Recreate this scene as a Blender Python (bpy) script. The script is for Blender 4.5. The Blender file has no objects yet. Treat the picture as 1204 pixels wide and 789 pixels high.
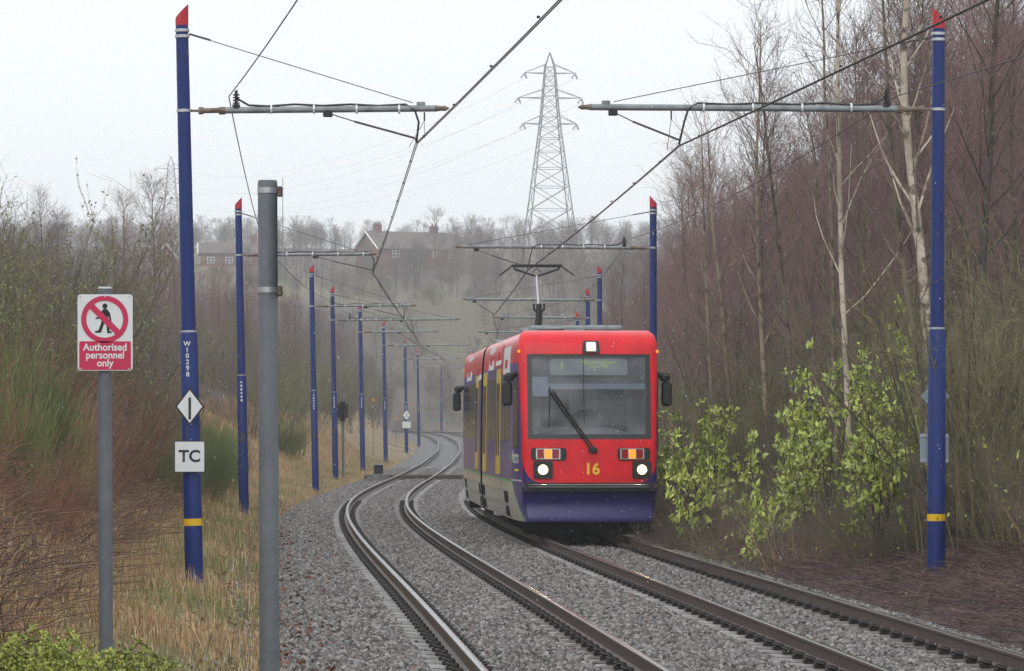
import bpy, math, random
import numpy as np
from mathutils import Vector, Matrix

random.seed(7)
RN = np.random.default_rng(11)
R = math.radians
scene = bpy.context.scene
COL = scene.collection

# ------------------------------------------------------------------ camera, sky, sun, exposure
CAM_H = 2.0
cam_d = bpy.data.cameras.new('camera')
cam = bpy.data.objects.new('camera', cam_d)
COL.objects.link(cam)
cam.location = (0, 0, CAM_H)
cam.rotation_euler = (R(90), 0, 0)
cam_d.sensor_width = 36.0
cam_d.lens = 4500 / 1204 * 36.0
cam_d.shift_y = 107.5 / 1204
cam_d.clip_start = 0.5
cam_d.clip_end = 6000
scene.camera = cam

world = bpy.data.worlds.new('World')
scene.world = world
world.use_nodes = True
wn = world.node_tree
for n in list(wn.nodes):
    wn.nodes.remove(n)
w_out = wn.nodes.new('ShaderNodeOutputWorld')
w_bg = wn.nodes.new('ShaderNodeBackground')
w_sky = wn.nodes.new('ShaderNodeTexSky')
w_sky.sky_type = 'NISHITA'
w_sky.sun_disc = False
w_sky.sun_elevation = R(42)
w_sky.sun_rotation = R(200)
w_sky.air_density = 1.0
w_sky.dust_density = 6.0
w_sky.ozone_density = 1.0
w_mix = wn.nodes.new('ShaderNodeMix')
w_mix.data_type = 'RGBA'
w_mix.inputs['Factor'].default_value = 0.93      # a closed cloud deck
w_mix.inputs['B'].default_value = (10.6, 11.15, 11.65, 1)
wn.links.new(w_sky.outputs['Color'], w_mix.inputs['A'])
wn.links.new(w_mix.outputs['Result'], w_bg.inputs['Color'])
w_bg.inputs['Strength'].default_value = 0.1
wn.links.new(w_bg.outputs['Background'], w_out.inputs['Surface'])

sun_d = bpy.data.lights.new('sun', 'SUN')
sun_d.energy = 0.6
sun_d.angle = R(40)
sun_d.color = (1.0, 0.97, 0.93)
sun = bpy.data.objects.new('sun', sun_d)
COL.objects.link(sun)
sun.rotation_euler = (R(48), 0, R(-20))

vs = scene.view_settings
vs.view_transform = 'Standard'
vs.look = 'None'
vs.exposure = 0.2
vs.gamma = 1.0
vs.use_curve_mapping = False
scene.cycles.use_denoising = True
scene.cycles.denoiser = 'OPENIMAGEDENOISE'
scene.cycles.denoising_input_passes = 'RGB_ALBEDO_NORMAL'
scene.cycles.denoising_prefilter = 'NONE'
scene.cycles.use_adaptive_sampling = False
scene.cycles.max_bounces = 5
scene.cycles.diffuse_bounces = 2
scene.cycles.glossy_bounces = 3
scene.cycles.transmission_bounces = 4
scene.cycles.transparent_max_bounces = 8
scene.cycles.volume_bounces = 1
scene.cycles.sample_clamp_indirect = 4.0

# ------------------------------------------------------------------ layout of the place
F_PX, CX, HY = 4500.0, 602.0, 502.0


def at(px, py, Y):
    """point seen at a pixel of the photograph, at distance Y"""
    return Vector(((px - CX) * Y / F_PX, Y, CAM_H - (py - HY) * Y / F_PX))


_tp = np.array([(-60, 6.7), (-30, 4.6), (0, 2.6), (20, 1.27), (31.6, .52), (41.3, -.09), (52.9, -.89), (64.7, -1.70), (77.6, -2.50),
                (89.1, -3.13), (102, -3.62), (118, -3.93), (134, -3.98), (155, -3.90), (200, -3.88), (250, -4.1), (300, -5.0),
                (350, -6.8), (400, -9.4), (450, -14), (520, -23), (2000, -23)])
_gy = np.arange(-60, 700, 1.0)
_gx = np.interp(_gy, _tp[:, 0], _tp[:, 1])
_k = np.exp(-0.5 * (np.arange(-18, 19) / 7.0) ** 2)
_k /= _k.sum()
_gx = np.convolve(np.pad(_gx, 18, mode='reflect', reflect_type='odd'), _k, mode='valid')
GAP = 3.32          # distance between the two track centres


def X1(Y):
    return np.interp(Y, _gy, _gx)


_zt = np.interp(_gy, [-60, 130, 170, 200, 250, 300, 350, 400, 450, 700], [0, 0, .05, .15, .45, .85, 1.2, 1.45, 1.55, 1.6])
_zt = np.convolve(np.pad(_zt, 18, mode='edge'), _k, mode='valid')


def ZT(Y):
    return np.interp(Y, _gy, _zt)


def sstep(x, a, b):
    t = np.clip((x - a) / (b - a), 0, 1)
    return t * t * (3 - 2 * t)


def vnoise(x, y, s, seed=0.0):
    x = x / s + seed
    y = y / s - seed * 1.7
    return (np.sin(x * 1.3 + 1.7 * np.sin(y * .9)) + np.sin(y * 1.1 + 1.3 * np.sin(x * 1.7 + 2)) + np.sin((x + y) * 2.3 + seed) * .5) / 2.5


def ground_z(X, Y):
    X = np.asarray(X, float)
    Y = np.asarray(Y, float)
    d = X - X1(Y)
    u, v = -d, d - GAP
    zl = np.interp(u, [2.2, 2.6, 3.4, 4.0, 5, 7, 9.5, 13, 20, 40, 100, 600], [-.45, -.14, 0.0, .15, .85, 2.3, 3.5, 4.4, 5.1, 5.8, 7, 8])
    zr = np.interp(v, [1.4, 1.8, 2.3, 3.2, 4.5, 7, 10, 15, 25, 60, 600], [-.45, -.1, 0.02, .14, .45, 1.3, 2.4, 3.8, 5, 6, 8])
    z = np.where(u > 2.2, zl, np.where(v > 1.4, zr, -.45))
    off = np.maximum(u - 3.2, v - 2.0)
    z = z + sstep(off, 0, 3) * (.16 * vnoise(X, Y, 2.1, 3) + .3 * vnoise(X, Y, 9, 1)) + sstep(off, 4, 20) * .8 * vnoise(X, Y, 31, 5)
    z = np.where(z > 0, z * (1 - .8 * sstep(Y, 400, 540)), z)
    hill = np.interp(Y, [300, 340, 400, 450, 520, 608, 700, 870, 1200, 1700], [0, .5, 3.0, 8.5, 16.5, 25, 31, 40, 50, 58])
    corr = np.where(Y < 520, sstep(np.abs(d - 1.66), 7, 30), 1.0)
    corr = np.maximum(corr, sstep(Y, 470, 540))
    z = z + ZT(Y) + hill * corr
    return z


def gz(x, y):
    return float(ground_z(x, y))


# ------------------------------------------------------------------ materials
MATS = {}


def mat(name, color, rough=.6, metal=0.0, var=None, bump=None, spec=.5, objrand=0.0, coat=0.0, emit=None, attr=None, trans=0.0):
    m = bpy.data.materials.new(name)
    m.use_nodes = True
    nt = m.node_tree
    b = nt.nodes['Principled BSDF']
    col = (*color, 1)
    b.inputs['Base Color'].default_value = col
    b.inputs['Roughness'].default_value = rough
    b.inputs['Metallic'].default_value = metal
    b.inputs['Specular IOR Level'].default_value = spec
    if coat:
        b.inputs['Coat Weight'].default_value = coat
        b.inputs['Coat Roughness'].default_value = .08
    if emit:
        b.inputs['Emission Color'].default_value = (*emit[0], 1)
        b.inputs['Emission Strength'].default_value = emit[1]
    src = None
    if attr:
        a = nt.nodes.new('ShaderNodeAttribute')
        a.attribute_name = attr
        src = a.outputs['Color']
    if var:            # list of (second colour, noise scale, contrast lo, hi, weight)
        tc = nt.nodes.new('ShaderNodeNewGeometry') if len(var[0]) > 5 and var[0][5] == 'world' else nt.nodes.new('ShaderNodeTexCoord')
        cs = tc.outputs['Position'] if 'Position' in tc.outputs else tc.outputs['Object']
        for v in var:
            nz = nt.nodes.new('ShaderNodeTexNoise')
            nz.inputs['Scale'].default_value = v[1]
            nz.inputs['Detail'].default_value = 5
            nt.links.new(cs, nz.inputs['Vector'])
            mr = nt.nodes.new('ShaderNodeMapRange')
            mr.inputs['From Min'].default_value = v[2]
            mr.inputs['From Max'].default_value = v[3]
            mr.inputs['To Max'].default_value = v[4]
            nt.links.new(nz.outputs['Fac'], mr.inputs['Value'])
            mx = nt.nodes.new('ShaderNodeMix')
            mx.data_type = 'RGBA'
            nt.links.new(mr.outputs['Result'], mx.inputs['Factor'])
            if src:
                nt.links.new(src, mx.inputs['A'])
            else:
                mx.inputs['A'].default_value = col
            mx.inputs['B'].default_value = (*v[0], 1)
            src = mx.outputs['Result']
    if objrand:
        oi = nt.nodes.new('ShaderNodeObjectInfo')
        mr = nt.nodes.new('ShaderNodeMapRange')
        mr.inputs['To Min'].default_value = 1 - objrand
        mr.inputs['To Max'].default_value = 1 + objrand
        nt.links.new(oi.outputs['Random'], mr.inputs['Value'])
        hs = nt.nodes.new('ShaderNodeHueSaturation')
        nt.links.new(mr.outputs['Result'], hs.inputs['Value'])
        if src:
            nt.links.new(src, hs.inputs['Color'])
        else:
            hs.inputs['Color'].default_value = col
        src = hs.outputs['Color']
    if src:
        nt.links.new(src, b.inputs['Base Color'])
    if bump:           # (scale, strength, distance)
        tc = nt.nodes.new('ShaderNodeTexCoord')
        nz = nt.nodes.new('ShaderNodeTexNoise')
        nz.inputs['Scale'].default_value = bump[0]
        nz.inputs['Detail'].default_value = 6
        nt.links.new(tc.outputs['Object'], nz.inputs['Vector'])
        bp = nt.nodes.new('ShaderNodeBump')
        bp.inputs['Strength'].default_value = bump[1]
        bp.inputs['Distance'].default_value = bump[2]
        nt.links.new(nz.outputs['Fac'], bp.inputs['Height'])
        nt.links.new(bp.outputs['Normal'], b.inputs['Normal'])
    MATS[name] = m
    return m


M = MATS
mat('mast_blue', (.005, .022, .14), .45, spec=.35, var=[((.008, .03, .175), 3.0, .35, .7, .8), ((.02, .03, .09), 9.0, .55, .75, .7), ((.05, .06, .10), 30.0, .66, .74, .6)])
mat('cap_red', (.5, .015, .03), .5, var=[((.36, .02, .03), 8, .4, .7, .6)])
mat('strap_metal', (.5, .51, .52), .4, .7)
mat('galvanised', (.27, .30, .31), .5, .35, var=[((.16, .18, .19), 7, .4, .65, .8)], bump=(40, .2, .002))
mat('rusty_insulator', (.14, .095, .065), .65, var=[((.25, .2, .15), 14, .4, .6, .7)])
mat('black_cable', (.02, .02, .022), .45)
mat('wire', (.085, .07, .068), .5, .3)
mat('black_rubber', (.012, .012, .013), .55)
mat('black_metal', (.018, .018, .02), .45, .2)
mat('yellow_band', (.75, .47, .01), .5)
mat('white_paint', (.78, .78, .78), .45)
mat('sign_white', (.72, .74, .75), .4, var=[((.6, .62, .62), 12, .5, .75, .5)])
mat('sign_red', (.55, .02, .085), .42)
mat('sign_black', (.012, .012, .014), .45)
mat('grey_post', (.135, .15, .165), .55, var=[((.10, .11, .12), 4, .4, .7, .8), ((.17, .185, .2), 22, .5, .7, .5)], bump=(60, .15, .002))
mat('grey_plate', (.27, .33, .37), .5)
mat('rail_side', (.115, .078, .062), .6, var=[((.06, .042, .035), 9, .4, .65, .8)], bump=(60, .3, .003))
mat('rail_top', (.30, .29, .285), .17, .9, var=[((.14, .13, .12), 3, .45, .7, .6)])
mat('concrete_sleeper', (.25, .24, .232), .6, objrand=.3, var=[((.11, .095, .085), 5, .4, .62, .9)], bump=(50, .3, .004))
mat('clip', (.025, .019, .017), .5, .3)
mat('timber', (.05, .042, .036), .7, var=[((.09, .075, .06), 8, .4, .7, .8)])
mat('concrete', (.2, .2, .19), .7, var=[((.1, .09, .08), 3, .4, .7, .8)])
# vegetation
mat('birch_bark', (.60, .52, .42), .7, var=[((.08, .055, .05), 5.5, .54, .62, .9), ((.2, .16, .11), 1.2, .45, .65, .8)])
mat('pale_bark', (.25, .19, .14), .75, var=[((.06, .045, .04), 4.5, .5, .62, .9), ((.12, .125, .06), 1.0, .45, .7, .7)], objrand=.45)
mat('brown_bark', (.10, .078, .068), .8, var=[((.11, .105, .06), 1.5, .45, .7, .8)], objrand=.45)
mat('mossy_bark', (.17, .155, .075), .8, var=[((.055, .042, .036), 2, .4, .65, .9)], objrand=.45)
mat('birch_twig', (.235, .148, .132), .7, objrand=.3)
mat('grey_twig', (.165, .125, .108), .7, objrand=.42)
mat('olive_twig', (.20, .175, .09), .7, objrand=.42)
mat('willow_bud', (.20, .22, .085), .6, objrand=.2)
mat('red_cane', (.235, .115, .07), .6, objrand=.42)
mat('tan_stem', (.34, .23, .13), .7, objrand=.42)
mat('broom_green', (.16, .20, .07), .6, objrand=.42)
mat('leaf_bright', (.50, .57, .125), .33, objrand=.2, var=[((.20, .28, .06), 3, .42, .65, .7)])
mat('leaf_dark', (.05, .09, .022), .4, objrand=.2)
mat('spray_green', (.40, .42, .07), .5, objrand=.2, var=[((.12, .18, .04), 4, .4, .65, .8)])
mat('grass_mix', (.3, .22, .12), .75, attr='tint')
mat('litter', (.1, .06, .05), .75, attr='tint')
mat('pylon_steel', (.10, .11, .12), .6, .2)
mat('far_twig', (.085, .066, .066), .8)


def ground_mat():
    m = bpy.data.materials.new('earth')
    m.use_nodes = True
    nt = m.node_tree
    b = nt.nodes['Principled BSDF']
    b.inputs['Roughness'].default_value = .85
    a = nt.nodes.new('ShaderNodeAttribute')
    a.attribute_name = 'tint'
    g = nt.nodes.new('ShaderNodeNewGeometry')
    nz = nt.nodes.new('ShaderNodeTexNoise')
    nz.inputs['Scale'].default_value = 3.2
    nz.inputs['Detail'].default_value = 8
    nz.inputs['Roughness'].default_value = .7
    nt.links.new(g.outputs['Position'], nz.inputs['Vector'])
    mr = nt.nodes.new('ShaderNodeMapRange')
    mr.inputs['From Min'].default_value = .3
    mr.inputs['From Max'].default_value = .7
    mr.inputs['To Min'].default_value = .55
    mr.inputs['To Max'].default_value = 1.35
    nt.links.new(nz.outputs['Fac'], mr.inputs['Value'])
    hs = nt.nodes.new('ShaderNodeHueSaturation')
    nt.links.new(a.outputs['Color'], hs.inputs['Color'])
    nt.links.new(mr.outputs['Result'], hs.inputs['Value'])
    nt.links.new(hs.outputs['Color'], b.inputs['Base Color'])
    bp = nt.nodes.new('ShaderNodeBump')
    bp.inputs['Strength'].default_value = .8
    bp.inputs['Distance'].default_value = .08
    nt.links.new(nz.outputs['Fac'], bp.inputs['Height'])
    nt.links.new(bp.outputs['Normal'], b.inputs['Normal'])
    MATS['earth'] = m


ground_mat()


def ballast_mat():
    m = bpy.data.materials.new('ballast')
    m.use_nodes = True
    nt = m.node_tree
    b = nt.nodes['Principled BSDF']
    b.inputs['Roughness'].default_value = .55
    g = nt.nodes.new('ShaderNodeNewGeometry')
    vo = nt.nodes.new('ShaderNodeTexVoronoi')
    vo.inputs['Scale'].default_value = 19
    nt.links.new(g.outputs['Position'], vo.inputs['Vector'])
    cr = nt.nodes.new('ShaderNodeValToRGB')
    cr.color_ramp.elements[0].color = (.03, .027, .026, 1)
    cr.color_ramp.elements[1].color = (.22, .21, .205, 1)
    e = cr.color_ramp.elements.new(.5)
    e.color = (.10, .094, .092, 1)
    sp = nt.nodes.new('ShaderNodeSeparateColor')
    nt.links.new(vo.outputs['Color'], sp.inputs['Color'])
    nt.links.new(sp.outputs['Red'], cr.inputs['Fac'])
    nt.links.new(cr.outputs['Color'], b.inputs['Base Color'])
    bp = nt.nodes.new('ShaderNodeBump')
    bp.inputs['Strength'].default_value = 1.0
    bp.inputs['Distance'].default_value = .05
    bp.invert = True
    nt.links.new(vo.outputs['Distance'], bp.inputs['Height'])
    nt.links.new(bp.outputs['Normal'], b.inputs['Normal'])
    MATS['ballast'] = m
    m = bpy.data.materials.new('stone')
    m.use_nodes = True
    nt = m.node_tree
    b = nt.nodes['Principled BSDF']
    b.inputs['Roughness'].default_value = .5
    oi = nt.nodes.new('ShaderNodeObjectInfo')
    cr = nt.nodes.new('ShaderNodeValToRGB')
    els = [(0, (.03, .026, .025, 1)), (.3, (.095, .083, .078, 1)), (.62, (.17, .155, .148, 1)), (.9, (.31, .295, .285, 1)), (1, (.14, .09, .065, 1))]
    cr.color_ramp.elements[0].color = els[0][1]
    cr.color_ramp.elements[1].color = els[4][1]
    for p, c in els[1:4]:
        e = cr.color_ramp.elements.new(p)
        e.color = c
    nt.links.new(oi.outputs['Random'], cr.inputs['Fac'])
    nt.links.new(cr.outputs['Color'], b.inputs['Base Color'])
    MATS['stone'] = m


ballast_mat()


# ------------------------------------------------------------------ mesh helpers
def mk(name, me, parent=None, mats=None):
    if mats:
        for m_ in mats:
            me.materials.append(MATS[m_])
    o = bpy.data.objects.new(name, me)
    COL.objects.link(o)
    if parent is not None:
        o.parent = parent
    return o


def tag(o, label=None, cat=None, group=None, kind=None):
    if label:
        o['label'] = label
    if cat:
        o['category'] = cat
    if group:
        o['group'] = group
    if kind:
        o['kind'] = kind
    return o


def empty(name, loc=(0, 0, 0), rz=0.0, label=None, cat=None, group=None, kind=None):
    o = bpy.data.objects.new(name, None)
    COL.objects.link(o)
    o.location = loc
    o.rotation_euler = (0, 0, rz)
    o.empty_display_size = .2
    return tag(o, label, cat, group, kind)


def copy_tree(o, parent=None):
    c = o.copy()
    COL.objects.link(c)
    c.parent = parent
    for ch in list(o.children):
        copy_tree(ch, c)
    return c


class MB:
    def __init__(self):
        self.v, self.f, self.mi, self.cur = [], [], [], 0

    def quad(self, a, b, c, d):
        i = len(self.v)
        self.v += [tuple(a), tuple(b), tuple(c), tuple(d)]
        self.f.append((i, i + 1, i + 2, i + 3))
        self.mi.append(self.cur)
        return self

    def poly(self, pts):
        i = len(self.v)
        self.v += [tuple(p) for p in pts]
        self.f.append(tuple(range(i, i + len(pts))))
        self.mi.append(self.cur)
        return self

    def box(self, c, s, rot=None, bev=0.0):
        hx, hy, hz = s[0] / 2, s[1] / 2, s[2] / 2
        mtx = Matrix.Rotation(rot, 3, 'Z') if isinstance(rot, (int, float)) else (rot if rot else Matrix.Identity(3))
        c = Vector(c)
        if bev <= 0:
            P = [Vector((x, y, z)) for z in (-hz, hz) for y in (-hy, hy) for x in (-hx, hx)]
            F_ = [(0, 2, 3, 1), (4, 5, 7, 6), (0, 1, 5, 4), (2, 6, 7, 3), (0, 4, 6, 2), (1, 3, 7, 5)]
        else:
            b = min(bev, hx * .9, hy * .9, hz * .9)
            rings = []
            for (ix, iy, z) in ((hx - b, hy - b, -hz), (hx, hy, -hz + b), (hx, hy, hz - b), (hx - b, hy - b, hz)):
                cb = b if ix == hx else b * .5
                rings.append([Vector(p) for p in ((-ix + cb, -iy, z), (ix - cb, -iy, z), (ix, -iy + cb, z), (ix, iy - cb, z),
                                                  (ix - cb, iy, z), (-ix + cb, iy, z), (-ix, iy - cb, z), (-ix, -iy + cb, z))])
            P = [p for r_ in rings for p in r_]
            F_ = [tuple(range(7, -1, -1)), tuple(range(24, 32))]
            for k in range(3):
                for j in range(8):
                    F_.append((k * 8 + j, k * 8 + (j + 1) % 8, (k + 1) * 8 + (j + 1) % 8, (k + 1) * 8 + j))
        i = len(self.v)
        self.v += [tuple(c + mtx @ p) for p in P]
        for f in F_:
            self.f.append(tuple(i + k for k in f))
            self.mi.append(self.cur)
        return self

    def tube(self, pts, r, sides=8, caps=True):
        pts = [Vector(p) for p in pts]
        n = len(pts)
        rs = r if isinstance(r, (list, tuple)) else [r] * n
        i0 = len(self.v)
        ref = None
        for k in range(n):
            t = (pts[min(k + 1, n - 1)] - pts[max(k - 1, 0)]).normalized()
            if ref is None:
                ref = Vector((0, 0, 1)) if abs(t.z) < .9 else Vector((1, 0, 0))
            a = ref - t * ref.dot(t)
            a.normalize()
            b = t.cross(a)
            ref = a
            for j in range(sides):
                th = 2 * math.pi * j / sides
                self.v.append(tuple(pts[k] + (a * math.cos(th) + b * math.sin(th)) * rs[k]))
        for k in range(n - 1):
            for j in range(sides):
                j2 = (j + 1) % sides
                self.f.append((i0 + k * sides + j, i0 + k * sides + j2, i0 + (k + 1) * sides + j2, i0 + (k + 1) * sides + j))
                self.mi.append(self.cur)
        if caps:
            self.f.append(tuple(i0 + j for j in range(sides - 1, -1, -1)))
            self.f.append(tuple(i0 + (n - 1) * sides + j for j in range(sides)))
            self.mi += [self.cur] * 2
        return self

    def plate(self, outline, thick, frm):
        """outline of (u, v) extruded by thick; frm(u, v, w) -> point"""
        n = len(outline)
        i = len(self.v)
        for w in (0, thick):
            self.v += [tuple(frm(u, v, w)) for u, v in outline]
        self.f.append(tuple(i + k for k in range(n)))
        self.f.append(tuple(i + n + k for k in range(n - 1, -1, -1)))
        for k in range(n):
            k2 = (k + 1) % n
            self.f.append((i + k2, i + k, i + n + k, i + n + k2))
        self.mi += [self.cur] * (n + 2)
        return self

    def mesh(self, name, smooth=35):
        me = bpy.data.meshes.new(name)
        me.from_pydata(self.v, [], self.f)
        me.polygons.foreach_set('material_index', self.mi)
        if smooth:
            me.polygons.foreach_set('use_smooth', [True] * len(self.f))
            me.update()
            me.set_sharp_from_angle(angle=R(smooth))
        me.update()
        return me

    def build(self, name, mats, parent=None, smooth=35, **kw):
        if isinstance(mats, str):
            mats = [mats]
        o = mk(name, self.mesh(name, smooth), parent, mats)
        return tag(o, **kw) if kw else o


def np_mesh(name, V, Fq, smooth=False, tint=None):
    """V (n,3), Fq (m,3|4) arrays -> mesh, fast"""
    me = bpy.data.meshes.new(name)
    V = np.ascontiguousarray(V, np.float32)
    Fq = np.ascontiguousarray(Fq, np.int32)
    k = Fq.shape[1]
    me.vertices.add(len(V))
    me.vertices.foreach_set('co', V.ravel())
    me.loops.add(Fq.size)
    me.loops.foreach_set('vertex_index', Fq.ravel())
    me.polygons.add(len(Fq))
    me.polygons.foreach_set('loop_start', np.arange(0, Fq.size, k, dtype=np.int32))
    me.update(calc_edges=True)
    if smooth:
        me.polygons.foreach_set('use_smooth', np.ones(len(Fq), bool))
    if tint is not None:
        at_ = me.attributes.new('tint', 'FLOAT_COLOR', 'POINT')
        c = np.ones((len(V), 4), np.float32)
        c[:, :3] = tint
        at_.data.foreach_set('color', c.ravel())
    me.validate()
    return me


def segs_mesh(name, segs, sides=3):
    """list of (x0,y0,z0,x1,y1,z1,r0,r1) -> tapered prisms"""
    S = np.array(segs, np.float64)
    p0, p1 = S[:, :3], S[:, 3:6]
    t = p1 - p0
    t /= np.linalg.norm(t, axis=1, keepdims=True) + 1e-9
    ref = np.where(np.abs(t[:, 2:3]) < .9, np.array([[0, 0, 1.]]), np.array([[1., 0, 0]]))
    a = np.cross(t, ref)
    a /= np.linalg.norm(a, axis=1, keepdims=True) + 1e-9
    b = np.cross(t, a)
    n = len(S)
    V = np.zeros((n, 2 * sides, 3))
    for j in range(sides):
        th = 2 * math.pi * j / sides
        dvec = a * math.cos(th) + b * math.sin(th)
        V[:, j] = p0 + dvec * S[:, 6:7]
        V[:, sides + j] = p1 + dvec * S[:, 7:8]
    base = (np.arange(n) * 2 * sides)[:, None]
    Fs = []
    for j in range(sides):
        j2 = (j + 1) % sides
        Fs.append(np.concatenate([base + j, base + j2, base + sides + j2, base + sides + j], 1))
    Fq = np.stack(Fs, 1).reshape(-1, 4)
    return np_mesh(name, V.reshape(-1, 3), Fq, smooth=True)


def text_mesh(body, size, bold=0.0, align='CENTER'):
    cu = bpy.data.curves.new('lettering', 'FONT')
    cu.body = body
    cu.size = size
    cu.align_x = align
    cu.align_y = 'CENTER'
    cu.offset = bold * size
    cu.resolution_u = 4
    o = bpy.data.objects.new('lettering', cu)
    COL.objects.link(o)
    dg = bpy.context.evaluated_depsgraph_get()
    dg.update()
    me = bpy.data.meshes.new_from_object(o.evaluated_get(dg))
    bpy.data.objects.remove(o)
    bpy.data.curves.remove(cu)
    me.materials.clear()
    return me


def lettering(body, size, material, mtx, parent, bold=0.0, name='lettering', align='CENTER', squash=1.0):
    me = text_mesh(body, size, bold, align)
    me.transform(mtx @ Matrix.Diagonal((squash, 1, 1, 1)))
    me.update()
    return mk(name, me, parent, [material])


FACE = Matrix.Rotation(R(90), 4, 'X')       # lying text -> upright, facing the camera side (-Y)

# ------------------------------------------------------------------ ground
def build_ground():
    ys = np.concatenate([np.arange(-45, 20, 3.0), np.arange(20, 120, 1.0), np.arange(120, 320, 2.0), np.arange(320, 700, 6.0), np.arange(700, 1701, 40.0)])
    dl = np.concatenate([-np.geomspace(30, 600, 22)[::-1], -np.arange(30, 12, -1.5), -np.arange(12, 2.0, -.4), [-2.2, 0, 3.3, 4.7],
                         np.arange(5.1, 14, .4), np.arange(14, 32, 1.5), np.geomspace(32, 640, 22)])
    dl = np.unique(np.round(dl, 3))
    Yg, Dg = np.meshgrid(ys, dl, indexing='ij')
    Xg = np.clip(X1(Yg) + Dg, -660, 660)
    Zg = ground_z(Xg, Yg)
    V = np.stack([Xg, Yg, Zg], -1).reshape(-1, 3)
    ny, nd = Yg.shape
    i = np.arange(ny - 1)[:, None] * nd + np.arange(nd - 1)[None, :]
    Fq = np.stack([i, i + 1, i + nd + 1, i + nd], -1).reshape(-1, 4)
    d = Dg.ravel()
    tan = np.array([.30, .205, .11])
    green = np.array([.10, .115, .04])
    mulch = np.array([.07, .044, .038])
    wood = np.array([.075, .055, .045])
    n1 = vnoise(V[:, 0], V[:, 1], 3.0, 2)[:, None]
    left = tan + (green - tan) * np.clip(.35 + .7 * n1, 0, 1) * (sstep(-d, 2.0, 2.6) * (1 - sstep(-d, 4.2, 5.5)))[:, None]
    left = left + (wood - left) * sstep(-d, 6.5, 9)[:, None]
    right = mulch + (wood - mulch) * sstep(d, 9, 14)[:, None]
    c = np.where(d[:, None] < 1.6, left, right)
    far = sstep(V[:, 1], 280, 360)[:, None]
    farc = np.array([.135, .115, .075]) + np.array([.03, .04, 0]) * vnoise(V[:, 0], V[:, 1], 22, 4)[:, None]
    c = c + (farc - c) * far
    me = np_mesh('ground', V, Fq, smooth=True, tint=np.clip(c, .01, 1))
    o = mk('ground', me, None, ['earth'])
    tag(o, 'brown cutting slopes and hillside beside the tram tracks', 'ground', kind='structure')


build_ground()


def dip(d):
    e = np.minimum.reduce([np.abs(d - q) for q in (-.7535, .7535, GAP - .7535, GAP + .7535)])
    return -.06 * (1 - sstep(e, .2, .40))


def build_ballast():
    ys = np.concatenate([np.arange(-40, 130, 1.5), np.arange(130, 470, 4.0)])
    prof = [(-2.75, -.5), (-2.45, -.3), (-2.0, -.2), (-1.3, -.2), (-.5, -.19), (0, -.185), (.5, -.19), (1.3, -.2), (1.66, -.2), (2.1, -.2), (2.8, -.19),
            (3.3, -.185), (3.9, -.19), (4.5, -.2), (4.8, -.21), (5.1, -.28), (5.5, -.5)]
    pp = np.array(prof)
    dd = np.unique(np.round(np.concatenate([pp[:, 0], np.arange(-1.4, 4.8, .12)]), 3))
    pd = np.stack([dd, np.interp(dd, pp[:, 0], pp[:, 1]) + dip(dd) - .015], 1)
    Yg, Dg = np.meshgrid(ys, pd[:, 0], indexing='ij')
    Xg = X1(Yg) + Dg
    Zg = np.broadcast_to(pd[:, 1], Yg.shape) + ZT(Yg) + .012 * vnoise(Xg, Yg, .7, 3)
    V = np.stack([Xg, Yg, Zg], -1).reshape(-1, 3)
    ny, nd = Yg.shape
    i = np.arange(ny - 1)[:, None] * nd + np.arange(nd - 1)[None, :]
    Fq = np.stack([i, i + 1, i + nd + 1, i + nd], -1).reshape(-1, 4)
    o = mk('ballast_bed', np_mesh('ballast_bed', V, Fq, smooth=True), None, ['ballast'])
    tag(o, 'grey crushed stone bed under both tram tracks', 'track bed', kind='structure')


build_ballast()


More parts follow.
